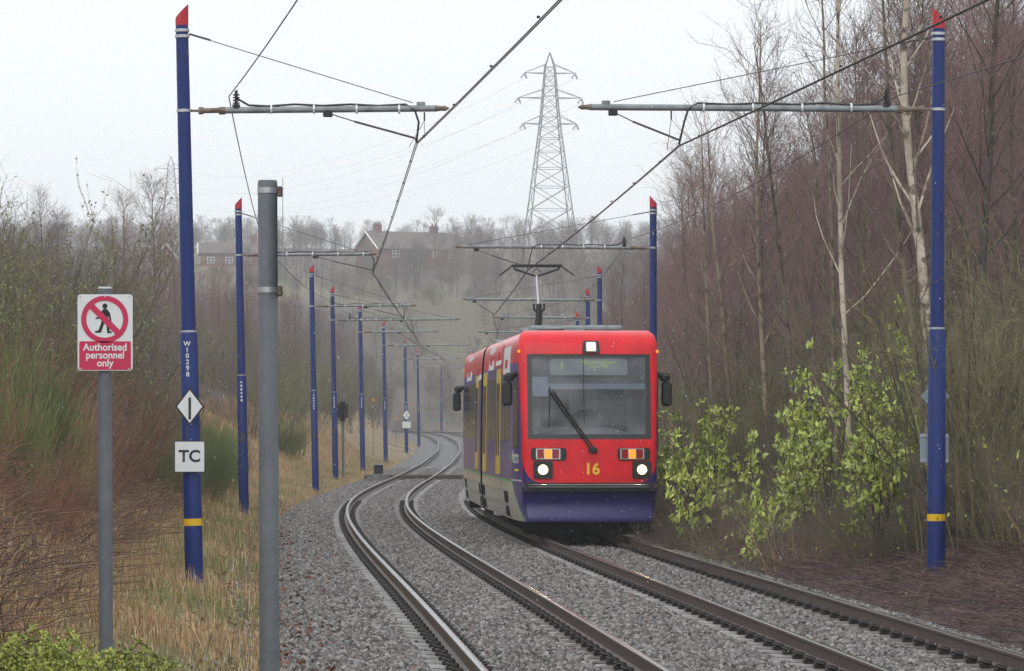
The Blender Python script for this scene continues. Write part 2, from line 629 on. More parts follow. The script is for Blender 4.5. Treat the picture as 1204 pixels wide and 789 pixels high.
# ------------------------------------------------------------------ loose stones on the bed (geometry nodes instances)
def stone_nodes():
    ng = bpy.data.node_groups.new('scatter_stones', 'GeometryNodeTree')
    ng.interface.new_socket('Geometry', in_out='INPUT', socket_type='NodeSocketGeometry')
    ng.interface.new_socket('Geometry', in_out='OUTPUT', socket_type='NodeSocketGeometry')
    N = ng.nodes.new
    gi, go = N('NodeGroupInput'), N('NodeGroupOutput')
    mp = N('GeometryNodeMeshToPoints')
    ico = N('GeometryNodeMeshIcoSphere')
    ico.inputs['Radius'].default_value = .031
    ico.inputs['Subdivisions'].default_value = 1
    sp = N('GeometryNodeSetPosition')
    nz = N('ShaderNodeTexWhiteNoise')
    nz.noise_dimensions = '3D'
    pos = N('GeometryNodeInputPosition')
    ng.links.new(pos.outputs[0], nz.inputs['Vector'])
    vm = N('ShaderNodeVectorMath')
    vm.operation = 'MULTIPLY_ADD'
    vm.inputs[1].default_value = (.022, .022, .022)
    vm.inputs[2].default_value = (-.011, -.011, -.011)
    ng.links.new(nz.outputs['Color'], vm.inputs[0])
    ng.links.new(ico.outputs['Mesh'], sp.inputs['Geometry'])
    ng.links.new(vm.outputs[0], sp.inputs['Offset'])
    sm = N('GeometryNodeSetMaterial')
    sm.inputs['Material'].default_value = MATS['stone']
    ng.links.new(sp.outputs[0], sm.inputs['Geometry'])
    iop = N('GeometryNodeInstanceOnPoints')
    rr = N('FunctionNodeRandomValue')
    rr.data_type = 'FLOAT_VECTOR'
    rr.inputs[1].default_value = (6.28, 6.28, 6.28)
    rs = N('FunctionNodeRandomValue')
    rs.data_type = 'FLOAT_VECTOR'
    rs.inputs[0].default_value = (.75, .55, .5)
    rs.inputs[1].default_value = (1.5, 1.15, 1.0)
    ng.links.new(gi.outputs[0], mp.inputs['Mesh'])
    ng.links.new(mp.outputs[0], iop.inputs['Points'])
    ng.links.new(sm.outputs[0], iop.inputs['Instance'])
    ng.links.new(rr.outputs[0], iop.inputs['Rotation'])
    ng.links.new(rs.outputs[0], iop.inputs['Scale'])
    ng.links.new(iop.outputs[0], go.inputs[0])
    return ng


def build_stones():
    P = []
    for (y0, y1, dens) in ((25, 48, 420), (48, 75, 330), (75, 120, 230), (120, 190, 130)):
        n = int((y1 - y0) * 8.2 * dens)
        y = RN.uniform(y0, y1, n)
        d = RN.uniform(-2.75, 5.3, n)
        z = np.interp(d, [-2.75, -2.45, -2.0, 0, 1.66, 3.3, 4.8, 5.3], [-.48, -.3, -.2, -.185, -.2, -.185, -.21, -.4])
        z = z + RN.uniform(-.012, .022, n) + dip(d)
        keep = np.ones(n, bool)
        for dr in (-.7535, .7535, GAP - .7535, GAP + .7535):
            e = np.abs(d - dr)
            keep &= e > .085
            ya = y + (X1(y + .5) - X1(y - .5)) * d
            near = (e < .36 + .1 * RN.standard_normal(n) + .12 * vnoise(X1(y) + d, y, 1.7, 4)) & (np.abs(((ya - .35) % .7) - .35) < .125)
            keep &= ~(near & (RN.uniform(size=n) < .88))
        y, d, z = y[keep], d[keep], z[keep]
        P.append(np.stack([X1(y) + d, y, z + ZT(y)], 1))
    # spilled over the verge edge
    n = 2600
    y = RN.uniform(24, 110, n)
    d = -2.5 - np.abs(RN.normal(0, .22, n))
    x = X1(y) + d
    P.append(np.stack([x, y, ground_z(x, y) + .005], 1))
    P = np.concatenate(P)
    me = bpy.data.meshes.new('ballast_stones')
    me.vertices.add(len(P))
    me.vertices.foreach_set('co', np.ascontiguousarray(P, np.float32).ravel())
    me.update()
    o = mk('ballast_stones', me, None, ['stone'])
    md = o.modifiers.new('scatter', 'NODES')
    md.node_group = stone_nodes()
    tag(o, 'loose wet grey ballast stones between the rails', 'ballast', kind='stuff')


build_stones()


# ------------------------------------------------------------------ tracks
def build_track(off, label):
    t = empty('tram_track', (float(X1(40) + off), 40, -.17), 0, label, 'track')
    org = Vector(t.location)
    ys = np.concatenate([np.arange(-30, 130, 1.4), np.arange(130, 440, 3.0)])
    prof = [(-.07, -.17), (-.07, -.158), (-.012, -.135), (-.012, -.045), (-.036, -.03), (-.036, -.008), (-.030, -.0028), (-.020, -.001), (-.008, -.0001), (.008, -.0001), (.020, -.001),
            (.030, -.0028), (.036, -.008), (.036, -.03), (.012, -.045), (.012, -.135), (.07, -.158), (.07, -.17)]
    for sgn in (-1, 1):
        mb = MB()
        n = len(prof)
        for y in ys:
            h = .5
            tx = float(X1(y + h) - X1(y - h)) / (2 * h)
            nx, ny = 1 / math.hypot(1, tx), -tx / math.hypot(1, tx)
            bx, by, bz = float(X1(y)), float(y), float(ZT(y))
            for (u, z) in prof:
                q = off + sgn * .7535 + u
                mb.v.append((bx + nx * q - org.x, by + ny * q - org.y, bz + z - org.z))
        for k in range(len(ys) - 1):
            for j in range(n - 1):
                mb.f.append((k * n + j, k * n + j + 1, (k + 1) * n + j + 1, (k + 1) * n + j))
                mb.mi.append(1 if 6 <= j <= 10 else 0)
        mb.build('rail', ['rail_side', 'rail_top'], t)
    sm = MB()
    prf = [(-1.25, -.2), (-1.25, -.03), (-1.15, 0), (-.5, -.008), (-.2, -.03), (.2, -.03), (.5, -.008), (1.15, 0), (1.25, -.03), (1.25, -.2)]
    for w, dz in ((-.125, -.02), (-.095, 0), (.095, 0), (.125, -.02)):
        for (u, z) in prf:
            sm.v.append((u, w, z + dz))
    for k in range(3):
        for j in range(9):
            a = k * 10 + j
            sm.f.append((a, a + 10, a + 11, a + 1))
    sm.f += [tuple(range(0, 10)), tuple(range(39, 29, -1))]
    sm.mi = [0] * len(sm.f)
    sme = sm.mesh('sleeper', 30)
    sme.materials.append(M['concrete_sleeper'])
    clip = []
    k = 0
    y = 25.2
    while y < 196:
        tx = float(X1(y + .5) - X1(y - .5))
        s = bpy.data.objects.new('sleeper', sme)
        COL.objects.link(s)
        s.parent = t
        nx, ny = 1 / math.hypot(1, tx), -tx / math.hypot(1, tx)
        cx, cy = float(X1(y)) + nx * off, y + ny * off
        s.location = (cx - org.x, cy - org.y, float(ZT(y)) - .171 - org.z)
        s.rotation_euler = (0, 0, math.atan2(ny, nx))
        if y < 110:
            for sg in (-1, 1):
                for q in (-.115, .115):
                    u = sg * .7535 + q
                    clip.append((cx + nx * u - org.x, cy + ny * u - org.y, float(ZT(y)) - .17 - org.z, math.atan2(ny, nx), 1 if q > 0 else -1))
        k += 1
        y += .7
    mb = MB()
    for (x, y, z, a, q) in clip:
        ca, sa = math.cos(a), math.sin(a)

        def L(u, w, h):
            return (x + ca * u * q - sa * w, y + sa * u * q + ca * w, z + h)
        mb.tube([L(-.02, -.055, .035), L(.05, -.055, .05), L(.075, -.02, .062), L(.05, .015, .062), L(-.035, .03, .04), L(-.045, .07, .03), L(.04, .085, .03)], .014, 4, False)
        mb.box(L(.03, 0, .015), (.09, .1, .04), a)
    o = mb.build('rail_clip_rows', 'clip', t, smooth=60)
    o['kind'] = 'stuff'
    return t


build_track(0.0, 'empty curving tram track beside the grassy bank')
build_track(GAP, 'tram track carrying the red tram beside the wood')


# ------------------------------------------------------------------ overhead line masts
def make_mast(px, Y, zb, lean, side, arm_len, label, wire_x=None, reg=None, H=7.4, number=None, arm=True, detail=True, group='blue overhead line masts', band=True, arm_z=6.04, label_plate=False):
    """side +1: the arm reaches towards +X; lean: shift of the mast top in X"""
    X = (px - CX) * Y / F_PX
    t = empty('overhead_line_mast', (X, Y, zb), 0, label, 'mast', group)
    sd = 16 if detail else 10

    def c(z):
        return Vector((lean * z / H, 0, z))
    zs = 3.22 if detail else 3.2
    MB().tube([c(-.4), c(zs - .05), c(zs)], [.118, .113, .098], sd).build('lower_tube', 'mast_blue', t)
    MB().tube([c(zs - .02), c(H - .27)], [.092, .080], sd).build('upper_tube', 'mast_blue', t)
    # slanted cap, high edge towards the track
    mb = MB()
    n = sd
    r = .083
    for k in range(n):
        a = 2 * math.pi * k / n
        mb.v.append(tuple(c(H - .27) + Vector((r * math.cos(a), r * math.sin(a), 0))))
    for k in range(n):
        a = 2 * math.pi * k / n
        f = (math.cos(a) * side + 1) / 2
        mb.v.append(tuple(c(H - .27) + Vector((r * math.cos(a), r * math.sin(a), .09 + .18 * f))))
    for k in range(n):
        mb.f.append((k, (k + 1) % n, n + (k + 1) % n, n + k))
    mb.f += [tuple(range(n - 1, -1, -1)), tuple(range(n, 2 * n))]
    mb.mi = [0] * (n + 2)
    cap = mb.build('cap', 'cap_red', t)
    for z in (H - .335, H - .41, arm_z):
        MB().tube([c(z - .018), c(z + .018)], .094, sd).build('clamp_band', 'strap_metal', t)
    MB().tube([c(zs - .012), c(zs + .012)], .106, sd).build('collar', 'strap_metal', t)
    if band:
        MB().tube([c(.74), c(.83)], .1195, sd).build('yellow_band', 'yellow_band', t)
    if number:
        z = zs - .16
        for ch in number:
            lettering(ch, .085, 'white_paint', Matrix.Translation(c(z) + Vector((-.015, -.1185, 0))) @ FACE, t, .012, 'number_character')
            z -= .078
    elif detail is not None:
        mb = MB()
        for k in range(6):
            mb.box(c(zs - .17 - .085 * k) + Vector((0, -.117, 0)), (.04, .004, .05 if k % 3 else .035))
        mb.build('number_strip', 'white_paint', t)
    if label_plate:
        MB().box(c(1.75) + Vector((0, -.122, 0)), (.09, .012, .24), bev=.004).build('inspection_plate', 'timber', t)
    if arm:
        az = arm_z
        x0 = c(az).x + side * .09
        tip = x0 + side * arm_len
        a = MB()
        a.tube([(x0 + side * .42, 0, az + .005), (tip - side * .18, 0, az + .03)], .042, 10)
        ao = a.build('cantilever_arm', 'galvanised', t)
        b = MB()
        b.tube([(x0 + side * .1, 0, az), (x0 + side * .42, 0, az + .005)], .034, 8)
        b.tube([(x0 + side * .1, 0, az), (x0 + side * .16, 0, az)], .048, 8)
        b.tube([(x0 + side * .36, 0, az), (x0 + side * .44, 0, az)], .05, 8)
        b.tube([(x0 - side * .02, 0, az), (x0 + side * .1, 0, az)], .016, 6)
        b.tube([(tip - side * .18, 0, az + .03), (tip - side * .1, 0, az + .03), (tip - side * .05, 0, az + .03), (tip, 0, az + .03)], [.044, .03, .035, .008], 8)
        b.build('insulator', 'rusty_insulator', ao)
        # stay wire
        sx = tip - side * .36
        s_ = MB()
        s_.tube([c(H - .38) + Vector((side * .09, 0, 0)), (sx - side * .1, 0, az + .1)], .0058, 4)
        s_.tube([c(H - .38) + Vector((side * .09, 0, 0)), c(H - .38) + (Vector((sx, 0, az + .09)) - c(H - .38)) * .09 + Vector((side * .09, 0, 0))], .014, 5)
        s_.build('stay_wire', 'wire', t)
        MB().box((sx, 0, az + .085), (.11, .05, .06), bev=.01).build('stay_clamp', 'galvanised', ao)
        if wire_x is not None:
            wx = wire_x - X
            rx = x0 + side * (reg if reg else arm_len * .5)
            rz = 5.62 - zb
            g = MB()
            g.tube([(rx, 0, az - .03), (rx + (wx - rx) * .3, -.0, az - .03 + (rz + .09 - az + .03) * .36)], .008, 5)
            g.tube([(rx + (wx - rx) * .3, 0, az - .03 + (rz + .09 - az + .03) * .36), (wx - .02 * side, 0, rz + .07), (wx, 0, rz + .015)], .014, 6)
            g.build('registration_arm', 'wire', t)
            MB().box((rx, 0, az - .045), (.12, .09, .07), bev=.01).build('registration_clamp', 'black_metal', t)
            if detail:
                # feeder jumper lying on the arm, tied on, dropping to the contact wire
                ix = x0 + side * .58
                jx = wx - side * .12 if abs(wx - x0) < arm_len * .75 else wx - side * .02
                jump = [(ix, 0, az + .16), (ix + side * .16, 0, az + .07), (ix + side * .4, 0, az + .058)]
                m_ = 5
                for k in range(1, m_ + 1):
                    q = ix + side * .4 + (jx - side * .12 - ix - side * .4) * k / m_
                    jump.append((q, 0, az + .064 + (.018 if k % 2 else 0)))
                jump += [(jx, -.05, az + .0), (jx + side * .05, -.05, az - .15), (wx + side * .0, 0, rz + .02)]
                MB().tube(jump, .014, 6).build('jumper_cable', 'black_cable', t)
                for k in range(4):
                    q = ix + side * .45 + (jx - side * .2 - ix - side * .45) * k / 3
                    MB().tube([(q - .012, 0, az + .02), (q + .012, 0, az + .02)], .06, 8).build('cable_tie', 'white_paint', t)
                st = MB()
                st.tube([(ix, 0, az + .03), (ix, 0, az + .08)], .05, 10)
                for k in range(4):
                    st.tube([(ix, 0, az + .09 + .035 * k), (ix, 0, az + .105 + .035 * k)], .045, 10)
                st.tube([(ix, 0, az + .03), (ix, 0, az + .26)], .02, 8)
                st.build('feeder_insulator', 'black_metal', t)
                dr = MB()
                dx_ = wx + side * .1
                dr.tube([(dx_, 0, az - .02), (dx_, 0, az - .13)], .012, 5)
                dr.tube([(dx_, 0, az - .13), (wx + .12, -.8, rz + .01)], .004, 4)
                dr.tube([(dx_, 0, az - .13), (wx - .12, .8, rz + .01)], .004, 4)
                dr.build('dropper', 'wire', t)
    return t


LW = [(-2, 3.6), (9, 2.62), (48.9, -1.22), (90, -3.27), (128, -3.62), (150, -3.85), (175, -4.15), (206, -3.75), (250, -4.2), (292, -4.7), (345, -6.8), (395, -9.0)]
RW = [(-2, 7.6), (9, 6.4), (49.3, 2.15), (88.5, .36), (125, -.62), (147, -.55), (172, -.75), (205, -.5), (250, -.85), (292, -1.4), (345, -3.3), (395, -5.8)]
LX = dict(LW)
RX = dict(RW)
mL1 = make_mast(228.5, 48.9, 0.0, -.165, 1, 3.3, 'blue mast carrying the white diamond and TC plates', LX[48.9], 1.75, number='W10298')
make_mast(287, 90, 0.0, -.14, 1, 3.15, 'blue mast standing between the TC mast and the trackside signal, on the grass verge', LX[90], 1.7, H=7.4, band=False, label_plate=True)
make_mast(371, 128, 0.0, -.14, 1, 3.4, 'blue mast just before the trackside signal, its cap above a short arm', LX[128], 1.7, H=7.45, band=False, label_plate=True)
make_mast(394.5, 150, .15, -.13, 1, 4.9, 'blue mast with long arm right beside the trackside signal', LX[150], 2.6, H=7.4, band=False, label_plate=True)
make_mast(426.5, 175, .3, -.13, 1, 3.5, 'blue mast just beyond the black trackside cabinet', LX[175], 1.7, detail=False, H=7.4, band=False, label_plate=True)
make_mast(453.5, 206, .35, -.12, 1, 4.6, 'blue mast standing between the cabinet mast and the far diamond sign mast', LX[206], 2.3, detail=False, H=7.4, band=False, label_plate=True)
mL7 = make_mast(478, 250, .4, -.1, 1, 3.6, 'distant blue mast carrying a small white diamond and square plate', LX[250], 1.8, detail=False, H=7.4, band=False)
make_mast(492.5, 292, .55, -.1, 1, 4.2, 'distant blue mast at the start of the far bend', LX[292], 2.0, detail=False, H=7.4, band=False)
make_mast(519, 395, 2.0, 0, 1, 3.0, 'farthest faint blue mast on the bend past the railing', LX[395], 1.6, detail=False, H=6.6, band=False)
mR1 = make_mast(1100.5, 49.3, 0.05, .035, -1, 4.55, 'blue mast with grey sign backs on the leaf litter beside the wood', RX[49.3], 4.1, H=7.35, number=' ')
make_mast(768, 88.5, .1, 0.0, -1, 4.5, 'blue mast rising behind the red tram roof at the wood edge', RX[88.5], 4.0, H=7.25)
make_mast(705, 125, .1, 0, -1, 4.4, 'blue mast rising above the middle of the tram roof', RX[125], 4.0, H=7.2, detail=False)
make_mast(691, 147, .15, 0, -1, 3.5, 'blue mast half hidden next to the taller roof mast', RX[147], 3.2, H=7.2, detail=False)
make_mast(679, 172, .2, 0, -1, 4.4, 'faint blue mast tip just above the tram roof', RX[172], 4.0, H=7.0, detail=False)
make_mast(667.5, 205, .25, 0, -1, 4.4, 'farthest red mast cap just clearing the tram roof', RX[205], 4.0, H=7.3, detail=False)


def hang(points, sag, n=10):
    out = []
    for (a, b) in zip(points[:-1], points[1:]):
        a, b = Vector(a), Vector(b)
        L = (b - a).length
        for k in range(n):
            s = k / n
            p = a.lerp(b, s)
            p.z -= 4 * sag * (L / 40) ** 2 * s * (1 - s)
            out.append(p)
    out.append(Vector(points[-1]))
    return out


for pts, lab in ((LW, 'contact wire hung over the empty track'), (RW, 'contact wire hung over the track with the tram')):
    base = Vector((pts[2][1], pts[2][0], 5.62))
    t = empty('contact_wire', base, 0, lab, 'wire')
    for o_ in (-.011, .011):
        P_ = hang([(x + o_ - base.x, y - base.y, 5.62 + float(ZT(y)) * .7 - base.z) for y, x in pts], .05, 6)
        MB().tube(P_, .0072, 5).build('wire_strand', 'wire', t)
    c_ = MB()
    for y in np.arange(20, 120, 4.6):
        x = np.interp(y, [p[0] for p in pts], [p[1] for p in pts])
        c_.box((x - base.x, y - base.y, .0), (.03, .04, .02))
    c_.build('wire_clamps', 'black_metal', t)
lf = [(1.4, 9, 6.3), (at(269, 119, 48.9).x, 48.9, 6.22), (-5.78, 90, 6.22), (-6.1, 128, 6.25), (-6.3, 150, 6.4), (-6.5, 175, 6.5), (-6.2, 206, 6.6), (-6.3, 250, 6.7)]
rf = [(10.0, 9, 6.4), (at(1054, 113, 49.3).x, 49.3, 6.26), (2.68, 88.5, 6.33), (2.3, 125, 6.35), (2.35, 147, 6.4), (2.4, 172, 6.4)]
for pts, lab in ((lf, 'thin feeder cable strung along the arms beside the grassy bank'), (rf, 'thin feeder cable strung along the arms beside the wood')):
    b_ = Vector(pts[1])
    mb = MB().tube([p - b_ for p in hang(pts, .22, 10)], .0078, 5)
    o = mb.build('feeder_cable', 'wire')
    o.location = b_
    tag(o, lab, 'cable', 'feeder cables')


# plates on the near mast, facing the platform
def round_rect(w, h, r, n=5):
    pts = []
    for (cx_, cy_, a0) in ((w / 2 - r, h / 2 - r, 0), (-w / 2 + r, h / 2 - r, 90), (-w / 2 + r, -h / 2 + r, 180), (w / 2 - r, -h / 2 + r, 270)):
        for k in range(n + 1):
            a = R(a0 + 90 * k / n)
            pts.append((cx_ + r * math.cos(a), cy_ + r * math.sin(a)))
    return pts


def face_frame(o, off=0.0):
    """(u, v, w) -> world with the plate facing -Y; w grows towards the camera side"""
    return lambda u, v, w: Vector((o.x + u, o.y - off - w, o.z + v))


def diamond(name, c, hw, hh, label, group, pole=None):
    t = empty(name, c, 0, label, 'sign', group)
    z = Vector((0, 0, 0))
    MB().plate([(0, hh), (-hw, 0), (0, -hh), (hw, 0)], .006, face_frame(z)).build('edge_plate', 'sign_black', t, smooth=0)
    k = .86
    MB().plate([(0, hh * k), (-hw * k, 0), (0, -hh * k), (hw * k, 0)], .003, face_frame(z, .0065)).build('face', 'sign_white', t, smooth=0)
    MB().plate([(-.016, .115), (-.016, -.165), (.016, -.165), (.016, .115)], .003, face_frame(z, .010)).build('bar_symbol', 'sign_black', t, smooth=0)
    return t


c = at(223.2, 478, 48.9 - .14)
c.y = 48.9 - .145
diamond('diamond_sign', c, .187, .243, 'white diamond plate with black bar above the TC plate', None)
c = at(223, 537, 48.75)
t = empty('track_circuit_sign', c, 0, 'square white plate lettered TC on the near blue mast', 'sign')
z0 = Vector((0, 0, 0))
MB().plate(round_rect(.39, .40, .012), .006, face_frame(z0)).build('edge_plate', 'sign_black', t, smooth=0)
MB().plate(round_rect(.372, .382, .01), .003, face_frame(z0, .0065)).build('face', 'sign_white', t, smooth=0)
lettering('TC', .21, 'sign_black', Matrix.Translation((0, -.0115, 0)) @ FACE, t, .028)
bk = MB().box((0, .06, .31), (.1, .03, .24)).build('backing_strip', 'timber', t)
c = at(478, 488, 249.8)
diamond('diamond_sign', c, .3, .38, 'small far diamond plate above a small square plate', None)
c = at(478, 499.5, 249.8)
t = empty('square_sign', c, 0, 'small far square plate below the diamond on a distant mast', 'sign')
MB().plate(round_rect(.62, .5, .02), .008, face_frame(z0)).build('edge_plate', 'sign_black', t, smooth=0)
MB().plate(round_rect(.56, .44, .02), .004, face_frame(z0, .009)).build('face', 'sign_white', t, smooth=0)

# the backs of two plates behind the right mast
c = at(1094, 466, 49.3 + .15)
c.y = 49.3 + .15
t = empty('diamond_sign', c, 0, 'grey back of a diamond plate strapped behind the wood side mast', 'sign')
MB().plate([(-.13, 0), (.06, .2), (.25, 0), (.06, -.2)], .006, face_frame(z0)).build('plate', 'grey_plate', t, smooth=0)
for z in (.06, -.06):
    MB().tube([(.06 - .125, -.15, z), (.06 + .125, -.15, z)], .007, 6).build('strap', 'strap_metal', t)
c = at(1098.5, 527, 49.3 + .15)
c.y = 49.3 + .15
t = empty('square_sign', c, 0, 'grey back of a square plate strapped behind the wood side mast', 'sign')
MB().plate(round_rect(.37, .38, .02), .006, face_frame(z0)).build('plate', 'grey_plate', t, smooth=0)
for z in (.16, -.16):
    MB().box((-.0, -.012, z), (.36, .012, .025)).build('rail_channel', 'strap_metal', t)

# ------------------------------------------------------------------ authorised personnel sign
SY = 20.2
c = at(124.5, 775, SY)
gsign = gz(c.x, SY)
t = empty('prohibition_sign', (c.x, SY, gsign), 0, 'white and red authorised personnel only sign on a grey post', 'sign')
sz = SY / F_PX
top = CAM_H - (340 - HY) * sz - gsign
MB().tube([(.004, 0, -.3), (-.006, 0, top)], .0375, 16).build('post', 'grey_post', t)
MB().tube([(-.006, 0, top), (-.006, 0, top + .006), (-.006, 0, top + .012)], [.04, .04, .03], 16).build('post_cap', 'strap_metal', t)
pc = at(123.7, 391, SY - .05) - Vector((c.x, SY, gsign))
PW, PH = 64.5 * sz, 89.5 * sz
fr = MB().plate(round_rect(PW, PH, .016, 5), .004, face_frame(pc)).build('plate', 'sign_white', t, smooth=0)
ring = MB()
rc = pc + Vector((-.002, 0, 15.5 * sz))
ro, ri = 28.5 * sz / 1.0, 22.8 * sz / 1.0
ro, ri = .128 * .97, .100 * .97
n = 48
ff = face_frame(rc, .0045)
for k in range(n):
    a0, a1 = 2 * math.pi * k / n, 2 * math.pi * (k + 1) / n
    ring.quad(ff(ro * math.cos(a0), ro * math.sin(a0), .002), ff(ri * math.cos(a0), ri * math.sin(a0), .002),
              ff(ri * math.cos(a1), ri * math.sin(a1), .002), ff(ro * math.cos(a1), ro * math.sin(a1), .002))
ring.build('prohibition_ring', 'sign_red', fr, smooth=0)
man = MB()
f2 = face_frame(rc, .0058)
S_ = .0105


def mp(pts):
    man.poly([f2(u * S_, v * S_, 0) for u, v in pts])


mp([(1.3 * math.cos(a) + .1, 1.35 * math.sin(a) + 6.6) for a in np.linspace(0, 2 * math.pi, 15)[:-1]])
mp([(-1.0, 5.0), (-1.6, 3.0), (-1.5, .2), (1.7, .0), (1.9, 3.0), (1.4, 4.9), (.4, 5.3)])
mp([(-1.4, 4.4), (-2.2, 3.2), (-2.6, 1.4), (-4.6, .8), (-4.6, .1), (-1.9, .5), (-1.3, 2.2)])
mp([(1.4, 4.8), (2.6, 3.2), (3.2, .4), (3.4, -.9), (2.6, -.9), (2.2, .6), (1.6, 2.4)])
mp([(-1.5, .4), (-1.9, -2.2), (-3.2, -5.6), (-4.9, -5.9), (-4.9, -6.7), (-1.9, -6.7), (-.5, -2.8), (.5, -.2)])
mp([(.0, .3), (.9, -3.0), (1.2, -6.9), (3.4, -6.9), (3.5, -6.2), (2.4, -5.8), (2.3, -2.6), (1.7, .2)])
man.build('walking_figure_symbol', 'sign_black', fr, smooth=0)
bar = MB()
f3 = face_frame(rc, .0068)
w_ = .0115
q = (ro + ri) / 2 / math.sqrt(2)
bar.quad(f3(-q - w_, q - w_, 0), f3(q - w_, -q - w_, 0), f3(q + w_, -q + w_, 0), f3(-q + w_, q + w_, 0))
bar.build('diagonal_bar', 'sign_red', fr, smooth=0)
rp = pc + Vector((0, 0, -27.0 * sz))
MB().plate(round_rect(60.5 * sz, 33.5 * sz, .008), .002, face_frame(rp, .0045)).build('red_panel', 'sign_red', fr, smooth=0)
for k, s_ in enumerate(('Authorised', 'personnel', 'only')):
    lettering(s_, .053, 'sign_white', Matrix.Translation(rp + Vector((0, -.0075, (9.5 - 9.3 * k) * sz))) @ FACE, fr, .022, squash=.96)
for (u, v) in ((-.13, .187), (.13, .187), (0, .19), (-.125, -.19), (.125, -.19)):
    MB().tube([pc + Vector((u, -.004, v)), pc + Vector((u, -.008, v))], .005, 8).build('rivet', 'strap_metal', fr)

# ------------------------------------------------------------------ plain grey post close to the platform
GY = 22.0
c = at(317, 787, GY)
gp = gz(c.x, GY)
t = empty('grey_sign_post', (c.x, GY, gp), 0, 'plain grey steel post with an edge on plate clamped to it', 'post')
top = CAM_H - (212 - HY) * GY / F_PX - gp
MB().tube([(.004, 0, -.4), (-.012, 0, top - .012), (-.012, 0, top)], [.0585, .0565, .053], 24).build('post', 'grey_post', t)
for yy in (224, 341):
    z = CAM_H - (yy - HY) * GY / F_PX - gp
    MB().tube([(-.011, 0, z - .016), (-.011, 0, z + .016)], .0605, 24).build('strap', 'strap_metal', t)
    MB().box((.058, 0, z - .006), (.03, .05, .06), bev=.006).build('clip', 'rusty_insulator', t)
z0_, z1_ = CAM_H - (345 - HY) * GY / F_PX - gp, CAM_H - (212 - HY) * GY / F_PX - gp
MB().box((.0755, .0, (z0_ + z1_) / 2), (.004, .44, z1_ - z0_), rot=math.atan2(1.3, 22)).build('plate', 'grey_plate', t)

# ------------------------------------------------------------------ trackside signal, cabinets, crossing beam
c = at(403.5, 553, 152)
g_ = gz(c.x, 152)
t = empty('trackside_signal', (c.x, 152, g_), 0, 'black trackside signal on a slim grey post', 'signal')
MB().tube([(0, 0, -.2), (-.02, 0, 2.9)], .055, 10).build('post', 'grey_post', t)
zc = CAM_H - (483 - HY) * 152 / F_PX - g_
MB().box((-.03, -.12, zc), (.26, .16, .8), bev=.05).build('backboard', 'black_metal', t)
for k, dz in enumerate((-.22, .0, .22)):
    MB().tube([(-.03, -.2, zc + dz), (-.03, -.32, zc + dz)], [.1, .1], 12, False).build('hood', 'black_metal', t)
    MB().tube([(-.03, -.201, zc + dz), (-.03, -.21, zc + dz)], .085, 12).build('lens', 'black_rubber', t)
for sx in (-1, 1):
    MB().box((-.03 + sx * .19, -.1, zc), (.1, .14, .55), bev=.03).build('side_box', 'black_metal', t)
MB().tube([(-.03, 0, zc + .4), (-.03, 0, zc + .58)], .05, 8).build('finial', 'grey_post', t)

bx, by = at(445, 560, 153).x, 153
g_ = float(ZT(153)) - .16
t = empty('trackside_cabinet', (bx, by, g_), 0, 'low black cabinet on a concrete trough next to the rails', 'cabinet')
MB().box((0, 0, .12), (.9, .7, .26), bev=.02).build('plinth', 'concrete', t)
MB().box((0, 0, .43), (.36, .4, .36), bev=.02).build('body', 'black_metal', t)
MB().box((0, 0, .63), (.4, .44, .035), bev=.008).build('lid', 'grey_plate', t)

t = empty('cable_crossing', (float(X1(156)), 156, float(ZT(156)) - .19), 0, 'dark timber cable crossing laid across both tracks', 'crossing')
for (a, b_) in ((-2.1, -.83), (-.67, .67), (.83, GAP - .83), (GAP - .67, GAP + .67)):
    for k in range(2):
        MB().box(((a + b_) / 2, k * .42 - .2, .1), (b_ - a, .38, .22), bev=.02).build('timber_beam', 'timber', t)

# far railing by the bend
fy = 455
t = empty('trackside_railing', (at(497, 500, fy).x, fy, gz(at(497, 500, fy).x, fy)), 0, 'faint grey railing along the far bend', 'railing')
w_ = at(552, 485, fy).x - at(497, 485, fy).x
for py in (485, 495):
    z = at(0, py, fy).z - t.location.z
    MB().tube([(0, 0, z), (w_, 0, z + .05)], .05, 6).build('rail_bar', 'galvanised', t)
for k in range(5):
    z = at(0, 484, fy).z - t.location.z
    x_ = w_ * k / 4
    zg = gz(t.location.x + x_, fy) - t.location.z
    MB().tube([(x_, 0, zg - .2), (x_, 0, z)], .045, 6).build('post', 'galvanised', t)

mat('orange_plate', (.75, .32, .02), .5)
for (px_, py_, Y_) in ((439, 470, 215), (466, 492, 260), (486, 475.5, 310)):
    p = at(px_, py_, Y_)
    g_ = gz(p.x, Y_)
    t = empty('orange_marker', (p.x, Y_, g_), 0, 'small orange marker plate on a thin stake among the bank shrubs', 'marker', 'orange marker plates')
    h_ = p.z - g_
    MB().tube([(0, .04, -.2), (0, .04, h_)], .02, 6).build('stake', 'grey_post', t)
    MB().box((0, 0, h_), (.13, .02, .16)).build('plate', 'orange_plate', t)


